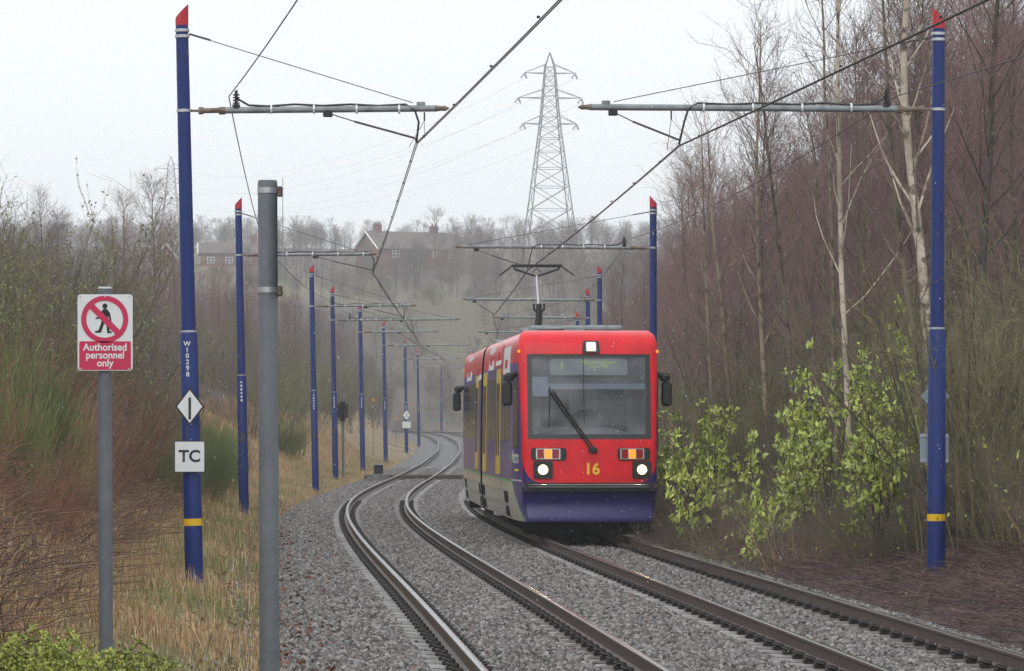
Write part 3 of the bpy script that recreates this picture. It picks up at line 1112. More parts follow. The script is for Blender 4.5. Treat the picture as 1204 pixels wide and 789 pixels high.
# ------------------------------------------------------------------ tram
def livery():
    """side paint from the shell's own (length, height) coordinates: red cove, purple sides, green line, cream skirt"""
    m = bpy.data.materials.new('tram_side_paint')
    m.use_nodes = True
    nt = m.node_tree
    b = nt.nodes['Principled BSDF']
    b.inputs['Roughness'].default_value = .28
    b.inputs['Coat Weight'].default_value = .3
    uv = nt.nodes.new('ShaderNodeUVMap')
    uv.uv_map = 'side'
    sp = nt.nodes.new('ShaderNodeSeparateXYZ')
    nt.links.new(uv.outputs['UV'], sp.inputs[0])

    def math_(op, a, b_=None):
        n_ = nt.nodes.new('ShaderNodeMath')
        n_.operation = op
        for i_, v_ in enumerate((a, b_)):
            if v_ is None:
                continue
            if isinstance(v_, (int, float)):
                n_.inputs[i_].default_value = v_
            else:
                nt.links.new(v_, n_.inputs[i_])
        return n_.outputs[0]
    s, z = sp.outputs[0], sp.outputs[1]
    lvl = math_('SUBTRACT', 1.03, z)
    dia = math_('MULTIPLY', math_('SUBTRACT', math_('SUBTRACT', s, .30), math_('MULTIPLY', math_('SUBTRACT', z, .3), 1.55)), .54)
    f = math_('MINIMUM', lvl, dia)
    skirt = math_('GREATER_THAN', f, .045)
    green = math_('GREATER_THAN', f, 0.0)
    red = math_('GREATER_THAN', z, 3.16)

    def mix(fac, a, b_):
        mx = nt.nodes.new('ShaderNodeMix')
        mx.data_type = 'RGBA'
        nt.links.new(fac, mx.inputs['Factor'])
        for k_, v_ in (('A', a), ('B', b_)):
            if isinstance(v_, tuple):
                mx.inputs[k_].default_value = (*v_, 1)
            else:
                nt.links.new(v_, mx.inputs[k_])
        return mx.outputs['Result']
    col = mix(red, (.07, .04, .26), (.78, .015, .02))
    col = mix(green, col, (.03, .42, .13))
    nz = nt.nodes.new('ShaderNodeTexNoise')
    nz.inputs['Scale'].default_value = 2.5
    nz.inputs['Detail'].default_value = 6
    dirt = mix(nz.outputs['Fac'], (.66, .62, .52), (.40, .35, .27))
    white = math_('MULTIPLY', math_('LESS_THAN', math_('ABSOLUTE', math_('SUBTRACT', z, 1.035)), .014), math_('LESS_THAN', s, 1.7))
    col = mix(skirt, col, dirt)
    col = mix(white, col, (.6, .58, .66))
    nt.links.new(col, b.inputs['Base Color'])
    MATS['tram_side_paint'] = m


livery()
mat('tram_red', (.80, .008, .02), .36, spec=.35, var=[((.52, .016, .016), 2.5, .4, .75, .7)])
mat('tram_blue', (.022, .016, .125), .36, spec=.4, var=[((.026, .018, .10), 5, .45, .75, .8)])
mat('tram_yellow', (.68, .47, .03), .4, var=[((.4, .29, .05), 4, .45, .75, .7)])
mat('tram_roof', (.16, .15, .15), .6, var=[((.09, .085, .08), 3, .4, .7, .8)])
mat('tram_dark', (.009, .009, .009), .9, spec=.1)
mat('side_glass', (.02, .022, .024), .12, spec=.6)
mat('screen_border', (.02, .022, .026), .3)
mat('dest_box', (.26, .28, .29), .3)
mat('cab_wall', (.68, .71, .73), .6)
mat('cab_desk', (.22, .24, .26), .6)
mat('seat_dark', (.03, .03, .035), .8)
mat('blind_blue', (.26, .29, .38), .6)
mat('dest_text', (.5, .55, .1), .5, emit=((.62, .72, .12), .12))
mat('lamp_white', (1, .95, .85), .2, emit=((1, .58, .2), 1.7))
mat('lamp_core', (1, .95, .85), .2, emit=((1, .84, .55), 70.0))
mat('lamp_amber', (.9, .35, .03), .3, emit=((1, .26, .015), .75))
mat('lamp_marker', (1, .9, .7), .3, emit=((1, .75, .45), 1.0))
mat('lens_red', (.3, .006, .008), .2)
mat('chrome', (.6, .6, .62), .25, .6)
mat('number_yellow', (.85, .55, .01), .4)
mat('poster_white', (.68, .68, .68), .45)
mat('metro_green', (.03, .40, .12), .4)


def glass_mat():
    m = bpy.data.materials.new('wet_glass')
    m.use_nodes = True
    nt = m.node_tree
    for n_ in list(nt.nodes):
        nt.nodes.remove(n_)
    out = nt.nodes.new('ShaderNodeOutputMaterial')
    tr = nt.nodes.new('ShaderNodeBsdfTransparent')
    tr.inputs['Color'].default_value = (.80, .84, .86, 1)
    gl = nt.nodes.new('ShaderNodeBsdfGlossy')
    gl.inputs['Color'].default_value = (.95, .97, 1, 1)
    gl.inputs['Roughness'].default_value = .12
    mx = nt.nodes.new('ShaderNodeMixShader')
    fr = nt.nodes.new('ShaderNodeFresnel')
    fr.inputs['IOR'].default_value = 1.45
    nz = nt.nodes.new('ShaderNodeTexNoise')
    nz.inputs['Scale'].default_value = 3.0
    nz.inputs['Detail'].default_value = 7
    mr = nt.nodes.new('ShaderNodeMapRange')
    mr.inputs['From Min'].default_value = .35
    mr.inputs['From Max'].default_value = .7
    mr.inputs['To Min'].default_value = .015
    mr.inputs['To Max'].default_value = .085
    nt.links.new(nz.outputs['Fac'], mr.inputs['Value'])
    ad = nt.nodes.new('ShaderNodeMath')
    ad.operation = 'ADD'
    nt.links.new(fr.outputs[0], ad.inputs[0])
    nt.links.new(mr.outputs['Result'], ad.inputs[1])
    nt.links.new(ad.outputs[0], mx.inputs[0])
    nt.links.new(tr.outputs[0], mx.inputs[1])
    nt.links.new(gl.outputs[0], mx.inputs[2])
    nt.links.new(mx.outputs[0], out.inputs['Surface'])
    MATS['wet_glass'] = m


glass_mat()

TY0, TL, TJ = 68.5, 24.3, 12.15
RTX = lambda y: float(X1(y)) + GAP * 1.002


def _pt(s):
    return Vector((RTX(TY0 + s), TY0 + s, float(ZT(TY0 + s))))


TA, TB, TC_ = _pt(0), _pt(TJ), _pt(TL)
tram = empty('tram', TA, 0, 'red fronted articulated tram numbered 16 with lit headlights', 'tram')
D1, D2 = (TB - TA).normalized(), (TC_ - TB).normalized()


def TM(x, s, z):
    if s <= TJ:
        o_, d_ = TA, D1
        k_ = s
    else:
        o_, d_ = TB, D2
        k_ = s - TJ
    r_ = Vector((d_.y, -d_.x, 0))
    return o_ + d_ * k_ + r_ * x + Vector((0, 0, z)) - TA


ZL = np.array([.30, .36, .44, .55, .68, .80, .85, 1.00, 1.25, 1.50, 1.78, 2.30, 2.80, 3.31, 3.42, 3.52, 3.60, 3.66, 3.71, 3.74, 3.755])
YF = np.interp(ZL, [.30, .36, .44, .55, .68, .80, .85, 1.0, 1.78, 3.31, 3.42, 3.52, 3.60, 3.66, 3.71, 3.74, 3.755], [.06, .05, .09, .15, .15, .08, .02, .02, .06, .33, .36, .41, .47, .55, .68, .85, 1.1])
HWF = np.interp(ZL, [.30, .55, .85, 1.0, 1.78, 3.31, 3.52, 3.66, 3.74, 3.755], [1.10, 1.17, 1.212, 1.215, 1.215, 1.262, 1.262, 1.22, 1.14, 1.1])
HS = np.interp(ZL, [.30, .55, .85, 1.0, 2.0, 2.8, 3.31, 3.42, 3.52, 3.60, 3.66, 3.71, 3.74, 3.755], [1.26, 1.30, 1.325, 1.325, 1.325, 1.31, 1.29, 1.28, 1.265, 1.245, 1.21, 1.15, 1.07, .95])
WX = 1.112


def hs(z):
    return float(np.interp(z, ZL, HS))


def Fy(x, z):
    return float(np.interp(z, ZL, YF)) + .09 * (x / 1.2) ** 2


def ring(k):
    """half outline at level k: list of (x, s)"""
    z = ZL[k]
    w, yf, h_ = HWF[k], YF[k], HS[k]
    out = [(WX * f, Fy(WX * f, z)) for f in (0, .25, .5, .75, 1.0)]
    r = max(w - WX, .02)
    y0 = Fy(WX, z)
    for a in (18, 36, 54, 72, 90):
        out.append((WX + r * math.sin(R(a)), y0 + r * 1.2 * (1 - math.cos(R(a)))))
    ys = out[-1][1]
    for f in (.15, .3, .5, .75, 1.0):
        e = 1 - (1 - f) ** 2
        out.append((w + (h_ - w) * e, ys + (1.9 - ys) * f))
    for s in (2.5, 4, 6, 8, 10, 11.75):
        out.append((h_, s))
    return out


NF = 10      # columns that belong to the front mask (flat + corner)


def build_section(mir):
    mp_ = (lambda x, s, z: TM(-x, TL - s, z)) if mir else TM
    rings = [ring(k) for k in range(len(ZL))]
    nc = len(rings[0])
    me_v, me_f, me_m, uvs = [], [], [], []
    for side in (1, -1):
        base = len(me_v)
        for k, rg in enumerate(rings):
            for (x, s) in rg:
                me_v.append(tuple(mp_(x * side, s, ZL[k])))
                uvs.append((s, ZL[k]))
        for k in range(len(ZL) - 1):
            for j in range(nc - 1):
                zc = (ZL[k] + ZL[k + 1]) / 2
                if j < 4 and 1.78 <= zc <= 3.31:
                    continue
                a = base + k * nc + j
                q = (a, a + 1, a + nc + 1, a + nc)
                if side < 0:
                    q = q[::-1]
                me_f.append(q)
                if j < NF - 2 and zc > 1.0:
                    me_m.append(0)
                elif j < NF - 1:
                    me_m.append(1 if zc < 1.0 else 0)
                elif zc > 3.7:
                    me_m.append(0)
                else:
                    me_m.append(2)
        # inner end wall at the joint
    top = len(ZL) - 1
    for j in range(nc - 1):       # roof sheet
        a, b_ = top * nc + j, top * nc + j + 1
        c_, d_ = a + len(ZL) * nc, b_ + len(ZL) * nc
        if j < 4:
            continue
        me_f.append((a, b_, d_, c_))
        me_m.append(0 if j < NF + 4 else 3)
    a = [top * nc + j for j in range(0, 5)]
    b_ = [v + len(ZL) * nc for v in a]
    me_f.append(tuple(a) + tuple(b_[::-1]))
    me_m.append(0)
    e1 = [k * nc + nc - 1 for k in range(len(ZL))]
    e2 = [v + len(ZL) * nc for v in e1]
    me_f.append(tuple(e1 + e2[::-1]))
    me_m.append(4)
    me = bpy.data.meshes.new('body_shell')
    me.from_pydata(me_v, [], me_f)
    me.polygons.foreach_set('material_index', me_m)
    me.polygons.foreach_set('use_smooth', [True] * len(me_f))
    uvl = me.uv_layers.new(name='side')
    li = np.zeros(len(me.loops), np.int32)
    me.loops.foreach_get('vertex_index', li)
    uvl.data.foreach_set('uv', np.array(uvs, np.float32)[li].ravel())
    me.update()
    me.set_sharp_from_angle(angle=R(42))
    shell = mk('body_shell', me, tram, ['tram_red', 'tram_blue', 'tram_side_paint', 'tram_roof', 'tram_dark'])
    return shell, mp_


def fpatch(mp_, outline, off, name, material, parent, thick=0.0):
    """flat outline of (x, z) laid on the front, off metres proud, as a thin plate"""
    mb = MB()
    n_ = len(outline)
    f_ = [mp_(x, Fy(x, z) - off - thick, z) for x, z in outline]
    bk_ = [mp_(x, Fy(x, z) - off + .012, z) for x, z in outline]
    mb.poly(f_)
    for k in range(n_):
        k2 = (k + 1) % n_
        mb.quad(f_[k2], f_[k], bk_[k], bk_[k2])
    return mb.build(name, material, parent, smooth=30)


def front_s(x, z):
    if x <= WX:
        return Fy(x, z)
    w = float(np.interp(z, ZL, HWF))
    r = max(w - WX, .02)
    a = math.asin(min(1, (x - WX) / r))
    return Fy(WX, z) + r * 1.2 * (1 - math.cos(a))


def rr(x0, x1, z0, z1, r, n=4):
    return [((x0 + x1) / 2 + u, (z0 + z1) / 2 + v) for u, v in round_rect(x1 - x0, z1 - z0, r, n)]


def fgrid(mp_, x0, x1, z0, z1, off, nx, nz, mb=None):
    mb = mb or MB()
    for i in range(nx):
        for k in range(nz):
            xa, xb = x0 + (x1 - x0) * i / nx, x0 + (x1 - x0) * (i + 1) / nx
            za, zb = z0 + (z1 - z0) * k / nz, z0 + (z1 - z0) * (k + 1) / nz
            mb.quad(*[mp_(x, Fy(x, z) - off, z) for x, z in ((xa, za), (xb, za), (xb, zb), (xa, zb))])
    return mb


def build_cab(mp_, shell, live):
    # windscreen with dark border
    ws = MB()
    bw = .085
    for (x0, x1, z0, z1) in ((-WX, -WX + bw, 1.78, 3.31), (WX - bw, WX, 1.78, 3.31), (-WX + bw, WX - bw, 1.78, 1.87), (-WX + bw, WX - bw, 3.255, 3.31)):
        fgrid(mp_, x0, x1, z0, z1, -.012, 6, 5, ws)
    wo = ws.build('windscreen', 'screen_border', shell)
    fgrid(mp_, -WX + bw, WX - bw, 1.87, 3.255, -.018, 8, 6).build('glass', 'wet_glass', wo)
    # cab interior
    it = MB()
    it.quad(mp_(-1.15, 1.75, .8), mp_(1.15, 1.75, .8), mp_(1.15, 1.75, 3.5), mp_(-1.15, 1.75, 3.5))
    it.quad(mp_(-1.16, .3, 1.0), mp_(-1.16, 1.75, 1.0), mp_(-1.16, 1.75, 3.4), mp_(-1.16, .45, 3.4))
    it.quad(mp_(1.16, .3, 1.0), mp_(1.16, 1.75, 1.0), mp_(1.16, 1.75, 3.4), mp_(1.16, .45, 3.4))
    it.build('cab_bulkhead', 'cab_wall', tram, smooth=0)
    it = MB()
    for (xa, xb) in ((-.78, -.25), (.25, .78)):
        it.quad(mp_(xa, 1.735, 2.0), mp_(xb, 1.735, 2.0), mp_(xb, 1.735, 2.85), mp_(xa, 1.735, 2.85))
    it.build('bulkhead_window', 'seat_dark', tram, smooth=0)
    dk = MB()
    dk.poly([mp_(x, s, z) for x, s, z in ((-1.1, .22, 1.75), (1.1, .22, 1.75), (1.1, .9, 1.82), (.45, .9, 1.98), (-.45, .9, 1.98), (-1.1, .9, 1.82))])
    dk.poly([mp_(x, s, z) for x, s, z in ((-1.1, .9, .9), (1.1, .9, .9), (1.1, .9, 1.82), (.45, .9, 1.98), (-.45, .9, 1.98), (-1.1, .9, 1.82))])
    dk.build('cab_desk', 'cab_desk', tram, smooth=0)
    MB().tube([mp_(.0, 1.25, 1.2), mp_(0, 1.22, 1.95), mp_(0, 1.2, 2.22), mp_(0, 1.2, 2.32)], [.28, .3, .24, .12], 12).build('driver_seat', 'seat_dark', tram)
    MB().box(mp_(.62, 1.45, 2.05), (.32, .15, .9), bev=.05).build('dark_cab_shape', 'seat_dark', tram)  # unidentified dark block beside the driver seat
    # destination panel behind the glass, dark header
    hd = MB()
    hd.quad(*[mp_(x, Fy(x, z) + .10, z) for x, z in ((-1.06, 2.78), (1.06, 2.78), (1.06, 3.32), (-1.06, 3.32))])
    hd.build('screen_header', 'screen_border', tram, smooth=0)
    db = MB()
    db.plate(rr(-.70, .70, 2.93, 3.225, .05), .008, lambda u, v, w: mp_(u, Fy(0, v) + .095 - w, v))
    dbo = db.build('destination_display', 'dest_box', tram, smooth=0)
    for body, u, v, sz_ in (('1', -.48, 3.10, .2), ('Birmingham', .18, 3.165, .125), ('Snow Hill', .18, 3.085, .09)):
        me = text_mesh(body, sz_, .006)
        me.transform(FACE)
        for vv in me.vertices:
            vv.co = mp_(vv.co.x + u, Fy(0, vv.co.z + v) + .084, vv.co.z + v)
        mk('destination_lettering', me, dbo, ['dest_text'])
    bl = MB()
    bl.quad(*[mp_(x, Fy(x, z) + .05, z) for x, z in ((-1.02, 2.55), (-.74, 2.55), (-.74, 2.9), (-1.02, 2.9))])
    bl.build('sun_blind', 'blind_blue', tram, smooth=0)
    bl = MB()
    bl.quad(*[mp_(x, Fy(x, z) + .06, z) for x, z in ((-.74, 2.68), (1.02, 2.68), (1.02, 2.78), (-.74, 2.78))])
    bl.build('header_blind', 'blind_blue', tram, smooth=0)
    MB().tube([mp_(-.1, Fy(0, 3.25) - .012, 3.25), mp_(-.1, Fy(0, 2.1) - .012, 2.1)], .006, 4).build('screen_seam', 'black_rubber', wo)
    # lower purple corners of the red mask
    for sg in (-1, 1):
        mb = MB()
        nz_, nx_ = 10, 8
        G_ = []
        for i in range(nz_ + 1):
            z = 1.003 + .42 * (i / nz_) ** 1.6
            xa = WX - .24 + .335 * math.sqrt(max(0.0, 1 - (1 - (z - 1.0) / .43) ** 2))
            xe = WX + .098
            G_.append([mp_(sg * (xa + (xe - xa) * k / nx_), front_s(xa + (xe - xa) * k / nx_, z) - .008, z) for k in range(nx_ + 1)])
        for i in range(nz_):
            for k in range(nx_):
                q_ = [G_[i][k], G_[i][k + 1], G_[i + 1][k + 1], G_[i + 1][k]]
                mb.quad(*(q_ if sg > 0 else q_[::-1]))
        mb.build('mask_corner', 'tram_blue', shell, smooth=0)
    # bumper: three rubber ribs
    bb = MB()
    for z in (.863, .905, .947, .985):
        pts = [mp_(x, Fy(min(abs(x), WX), z) - .02 + max(0, abs(x) - WX) * .9, z) for x in np.linspace(-1.215, 1.215, 15)]
        bb.tube(pts, .0165 if z < .98 else .012, 6)
    bo = bb.build('bumper', 'black_rubber', tram)
    fgrid(mp_, -1.17, 1.17, .85, 1.0, .004, 8, 1).build('bumper_backing', 'black_rubber', tram)
    tr = MB()
    tr.tube([mp_(x, Fy(min(abs(x), WX), .93) - .036 + max(0, abs(x) - WX) * .9, .926) for x in np.linspace(-1.2, 1.2, 13)], .005, 4)
    tr.tube([mp_(x, Fy(min(abs(x), WX), .97) - .036 + max(0, abs(x) - WX) * .9, .967) for x in np.linspace(-1.2, 1.2, 13)], .005, 4)
    tr.build('bumper_trim', 'chrome', bo)
    # light clusters
    for sg, (xa, xb) in ((-1, (-1.055, -.425)), (1, (.50, 1.085))):
        hb = fpatch(mp_, rr(xa, xb, 1.405, 1.625, .05), .008, 'lamp_cluster', 'black_rubber', shell, .02)
        w3 = .405
        x0 = -.955 if sg < 0 else .555
        fpatch(mp_, rr(x0 - .015, x0 + w3 + .015, 1.422, 1.612, .012), .034, 'lamp_frame', 'chrome', hb)
        for k, mt in enumerate(('lens_red', 'lamp_amber', 'lens_red')):
            a = x0 + .008 + k * w3 / 3
            fpatch(mp_, [(a, 1.435), (a + w3 / 3 - .016, 1.435), (a + w3 / 3 - .016, 1.6), (a, 1.6)][::1], .042, 'lamp_lens', mt if live else 'lens_red', hb)
        cxh = -.845 if sg < 0 else .935
        hl = fpatch(mp_, rr(cxh - .175, cxh + .175, 1.075, 1.385, .035), .008, 'headlamp', 'black_rubber', shell, .02)
        ring_o = [(cxh + .115 * math.cos(a), 1.235 + .115 * math.sin(a)) for a in np.linspace(0, 2 * math.pi, 25)[:-1]]
        fpatch(mp_, ring_o, .034, 'headlamp_bezel', 'black_rubber', hl)
        ring_o = [(cxh + .09 * math.cos(a), 1.235 + .09 * math.sin(a)) for a in np.linspace(0, 2 * math.pi, 25)[:-1]]
        fpatch(mp_, ring_o, .042, 'headlamp_lens', 'lamp_white' if live else 'lens_red', hl)
        if live:
            ring_o = [(cxh + .052 * math.cos(a), 1.235 + .052 * math.sin(a)) for a in np.linspace(0, 2 * math.pi, 25)[:-1]]
            fpatch(mp_, ring_o, .05, 'headlamp_bulb', 'lamp_core', hl)
    mk_ = fpatch(mp_, [(-.12, 3.335), (.20, 3.335), (.185, 3.52), (.16, 3.555), (-.08, 3.555), (-.105, 3.52)], .02, 'marker_lamp', 'black_rubber', shell, .03)
    fpatch(mp_, rr(-.05, .13, 3.36, 3.53, .015), .055, 'lamp_frame', 'chrome', mk_)
    fpatch(mp_, rr(-.03, .11, 3.38, 3.51, .01), .064, 'lamp_lens', 'lamp_marker' if live else 'dest_box', mk_)
    if live:
        me = text_mesh('16', .28, .03)
        me.transform(FACE)
        for vv in me.vertices:
            vv.co = mp_(vv.co.x + .035, Fy(vv.co.x, vv.co.z + 1.24) - .007, vv.co.z + 1.24)
        mk('fleet_number', me, shell, ['number_yellow'])
        # wiper
        wp = MB()
        a0 = mp_(.03, Fy(0, 1.58) - .06, 1.58)
        a1 = mp_(-.70, Fy(.7, 2.62) - .07, 2.62)
        dx = Vector((.05, 0, .02))
        wp.tube([a0, a1], .018, 6)
        wp.tube([a0 + dx, a1 + dx], .014, 6)
        wp.box(a0 + dx * .3, (.16, .05, .1), bev=.02)
        mid = a0.lerp(a1, .5)
        wp.box(mid + dx * .5, (.1, .04, .05))
        wo2 = wp.build('wiper', 'black_rubber', shell)
        MB().tube([mp_(-.715, Fy(.7, 2.85) - .05, 2.72), mp_(-.735, Fy(.7, 2.0) - .05, 1.98)], [.016, .01], 5).build('wiper_blade', 'black_rubber', wo2)
    # apron underside
    MB().box(mp_(0, .95, .2), (2.3, 1.1, .26), bev=.05, rot=Matrix.Identity(3)).build('underframe', 'tram_dark', tram)
    # mirrors and cab side windows
    for sg in (-1, 1):
        s0 = .75
        mo = MB()
        hx = hs(2.8) - .02
        mo.tube([mp_(sg * (hx - .05), s0 + .1, 2.95), mp_(sg * (hx + .1), s0, 2.93), mp_(sg * (hx + .16), s0, 2.8)], [.05, .06, .05], 8)
        mr_ = mo.build('mirror', 'black_rubber', tram)
        MB().box(mp_(sg * (hx + .155), s0, 2.60), (.19, .13, .44), bev=.04).build('mirror_housing', 'black_rubber', mr_)
        MB().box(mp_(sg * (hx + .12), s0, 2.90), (.2, .15, .16), bev=.05).build('mirror_head', 'black_rubber', mr_)
        sw = MB()
        for (za, zb) in ((1.62, 2.3), (2.3, 3.0)):
            P4 = []
            for (s, z) in ((.62, za), (1.25, za), (1.25, zb), (.62, zb)):
                k0 = ring(int(np.argmin(np.abs(ZL - z))))
                xs = float(np.interp(s, [p[1] for p in k0[9:]], [p[0] for p in k0[9:]]))
                P4.append(mp_(sg * (xs + .008), s, z))
            sw.quad(*P4)
        sw.build('cab_side_window', 'side_glass', tram, smooth=0)
        mb_ = MB()
        mb_.box(mp_(sg * 1.25, .5, 3.36), (.05, .05, .05), bev=.01)
        mb_.build('side_marker', 'lamp_amber', tram)


def spatch(s0, s1, z0, z1, side, off, name, material, parent, r=.04):
    o_ = rr(s0, s1, z0, z1, r, 3)
    mb = MB()
    f_ = [TM(side * (hs(z) + off), s, z) for s, z in o_]
    b_ = [TM(side * (hs(z) - .01), s, z) for s, z in o_]
    mb.poly(f_ if side > 0 else f_[::-1])
    n_ = len(f_)
    for k in range(n_):
        mb.quad(f_[k], f_[(k + 1) % n_], b_[(k + 1) % n_], b_[k])
    return mb.build(name, material, parent, smooth=30)


sh1, m1 = build_section(False)
build_cab(m1, sh1, True)
sh2, m2 = build_section(True)
build_cab(m2, sh2, False)
# bellows
bel = MB()
for k in range(8):
    s = 11.76 + k * .112
    w_ = 1.2 if k % 2 else 1.27
    bel.poly([TM(x, s, z) for x, z in ((-w_, .4), (w_, .4), (w_, 3.35), (w_ - .2, 3.6), (-w_ + .2, 3.6), (-w_, 3.35))])
    if k < 7:
        w2 = 1.27 if k % 2 else 1.2
        s2 = s + .112
        O1 = [(-w_, .4), (w_, .4), (w_, 3.35), (w_ - .2, 3.6), (-w_ + .2, 3.6), (-w_, 3.35)]
        O2 = [(-w2, .4), (w2, .4), (w2, 3.35), (w2 - .2, 3.6), (-w2 + .2, 3.6), (-w2, 3.35)]
        for q in range(6):
            bel.quad(TM(*(O1[q][0], s, O1[q][1])), TM(*(O1[(q + 1) % 6][0], s, O1[(q + 1) % 6][1])), TM(*(O2[(q + 1) % 6][0], s2, O2[(q + 1) % 6][1])), TM(*(O2[q][0], s2, O2[q][1])))
bel.build('bellows', 'tram_dark', tram, smooth=0)
for side in (-1, 1):
    for (s0, s1) in ((5.2, 6.6), (10.2, 11.55), (13.9, 15.3)):
        d_ = spatch(s0, s1, 1.08, 3.12, side, .012, 'door', 'tram_yellow', tram)
        for (a, b_) in ((s0 + .26, (s0 + s1) / 2 - .14), ((s0 + s1) / 2 + .14, s1 - .26)):
            spatch(a, b_, 1.45, 2.85, side, .017, 'door_window', 'side_glass', d_)
    for (s0, s1) in ((2.2, 3.5), (3.65, 4.95), (6.8, 8.3), (8.45, 9.95), (15.55, 17.0), (17.15, 18.6), (18.75, 20.2), (20.35, 21.9)):
        spatch(s0, s1, 1.75, 2.95, side, .007, 'window', 'side_glass', tram)
    # skirt panels and wheel openings
    for (s0, s1) in ((2.7, 3.9), (10.9, 11.7), (12.7, 13.6), (20.6, 21.8)):
        spatch(s0, s1, .33, .80, side, .006, 'bogie_opening', 'tram_dark', tram, .06)
    for s in (2.4, 4.5, 6.9, 8.9, 10.6, 13.7, 15.6, 17.8, 19.9, 22.2):
        spatch(s, s + .045, .31, .97, side, .004, 'skirt_gap', 'tram_dark', tram, .01)
    # roof posters
    for k, (s0, s1, z0, z1, mt) in enumerate(((2.4, 4.4, 3.0, 3.5, 'poster_white'), (5.3, 7.0, 3.2, 3.66, 'poster_white'), (12.75, 15.4, 3.0, 3.67, 'poster_white'), (7.9, 9.6, 3.14, 3.6, 'poster_white'), (18.0, 20.6, 3.05, 3.6, 'poster_white'))):
        po = spatch(s0, s1, z0, z1, side, .012, 'advert_panel', mt, tram, .01)
        spatch(s0 + (s1 - s0) * .35, s1 - (s1 - s0) * .3, z0 + .1, z0 + .26, side, .016, 'advert_block', 'cap_red', po, .01)
    spatch(4.6, 5.2, 3.02, 3.55, side, .010, 'advert_strip', 'cap_red', tram, .01)
# logo on the cab side
zc = ring(5)[9:]


def side_x(s, z):
    k0 = ring(int(np.argmin(np.abs(ZL - z))))
    return float(np.interp(s, [p[1] for p in k0[9:]], [p[0] for p in k0[9:]]))


for side in (-1, 1):
    for body, sz_, s_, z_, mt in (('Metro', .34, .95, 1.45, 'poster_white'),):
        me = text_mesh(body, sz_, .02)
        for vv in me.vertices:
            u, v = vv.co.x, vv.co.y
            s = s_ - u * side * -1.0 if side > 0 else s_ - u
            z = z_ + v
            vv.co = TM(side * (side_x(s, 1.4) + .008), s, z)
        mk('operator_lettering', me, tram, [mt])
    for (s0, s1, z0, z1, mt) in ((1.42, 1.72, 1.36, 1.5, 'metro_green'), (.5, 1.0, 1.2, 1.245, 'number_yellow')):
        mb = MB()
        mb.quad(*[TM(side * (side_x(s, 1.4) + .008), s, z) for s, z in ((s0, z0), (s1, z0), (s1, z1), (s0, z1))])
        mb.build('logo_mark', mt, tram, smooth=0)
# roof gear
rg = MB()
for (x, s, w, l, h) in ((-.55, 2.4, .5, .8, .1), (.45, 2.6, .7, 1.0, .12), (0, 4.6, 1.6, 1.6, .16), (0, 8.4, 1.5, 2.2, .2), (0, 18.5, 1.5, 2.4, .2), (0, 21.5, 1.4, 1.0, .15)):
    rg.box(TM(x, s, 3.76 + h / 2), (w, l, h), bev=.04)
rg.build('roof_equipment', 'galvanised', tram)
# bogies with wheels
for s in (3.3, 12.1, 21.2):
    bg = MB()
    bg.box(TM(0, s, .42), (1.7, 2.3, .3), bev=.05)
    bgo = bg.build('bogie', 'tram_dark', tram)
    for ds in (-.85, .85):
        for sg in (-1, 1):
            MB().tube([TM(sg * .71, s + ds, .34), TM(sg * .74, s + ds, .34), TM(sg * .84, s + ds, .34)], [.36, .34, .34], 20).build('wheel', 'rail_side', bgo)
# pantograph
ps = 15.0
pg = empty('pantograph', TM(0, ps, 3.76))
pg.parent = tram
po = TM(0, ps, 3.76)


def PG(x, y, z):
    return (x, y, z - 3.76)


MB().box(PG(0, .3, 3.86), (1.1, 1.9, .12), bev=.03).build('pantograph_base', 'black_metal', pg)
lo = MB()
lo.tube([PG(0, 1.0, 3.9), PG(.05, -.2, 4.55)], [.07, .06], 8)
lo.tube([PG(.05, -.2, 4.35), PG(.05, -.2, 4.68)], [.075, .06], 8)
for sg in (-1, 1):
    lo.tube([PG(.05, -.2, 4.45), PG(.05 + sg * .11, -.2, 4.56), PG(.05 + sg * .11, -.2, 4.68)], .025, 6)
lo.tube([PG(.05, -.2, 3.9), PG(.05, -.2, 4.4)], .065, 8)
lo.build('lower_arm', 'black_metal', pg)
MB().tube([PG(.05, -.2, 4.62), PG(0, -.1, 5.3)], [.042, .03], 8).build('upper_arm', 'chrome', pg)
hd = MB()
hd.tube([PG(-.82, -.1, 5.30), PG(-.62, -.1, 5.44), PG(-.55, -.1, 5.50), PG(.55, -.1, 5.50), PG(.62, -.1, 5.44), PG(.82, -.1, 5.30)], .018, 6)
hd.tube([PG(-.55, -.1, 5.52), PG(.55, -.1, 5.52)], .026, 6)
hd.tube([PG(-.55, .25, 5.52), PG(.55, .25, 5.52)], .026, 6)
hd.tube([PG(-.48, -.1, 5.44), PG(0, -.1, 5.28), PG(.48, -.1, 5.44)], .024, 6)
hd.tube([PG(-.48, -.1, 5.44), PG(-.5, -.1, 5.5)], .024, 6)
hd.tube([PG(.48, -.1, 5.44), PG(.5, -.1, 5.5)], .024, 6)
hd.tube([PG(-.1, -.1, 5.36), PG(0, -.1, 5.46), PG(.1, -.1, 5.36)], .012, 5)
for sg in (-1, 1):
    hd.tube([PG(sg * .5, -.1, 5.52), PG(sg * .5, .25, 5.52)], .018, 5)
hd.build('collector_head', 'black_metal', pg)


# ------------------------------------------------------------------ vegetation: generators
def rdir(rng, el, az):
    return np.array([math.cos(el) * math.cos(az), math.cos(el) * math.sin(az), math.sin(el)])


def add_path(segs, pts, r0, r1):
    n = len(pts) - 1
    for k in range(n):
        a, b = pts[k], pts[k + 1]
        segs.append((*a, *b, r0 + (r1 - r0) * k / n, r0 + (r1 - r0) * (k + 1) / n))


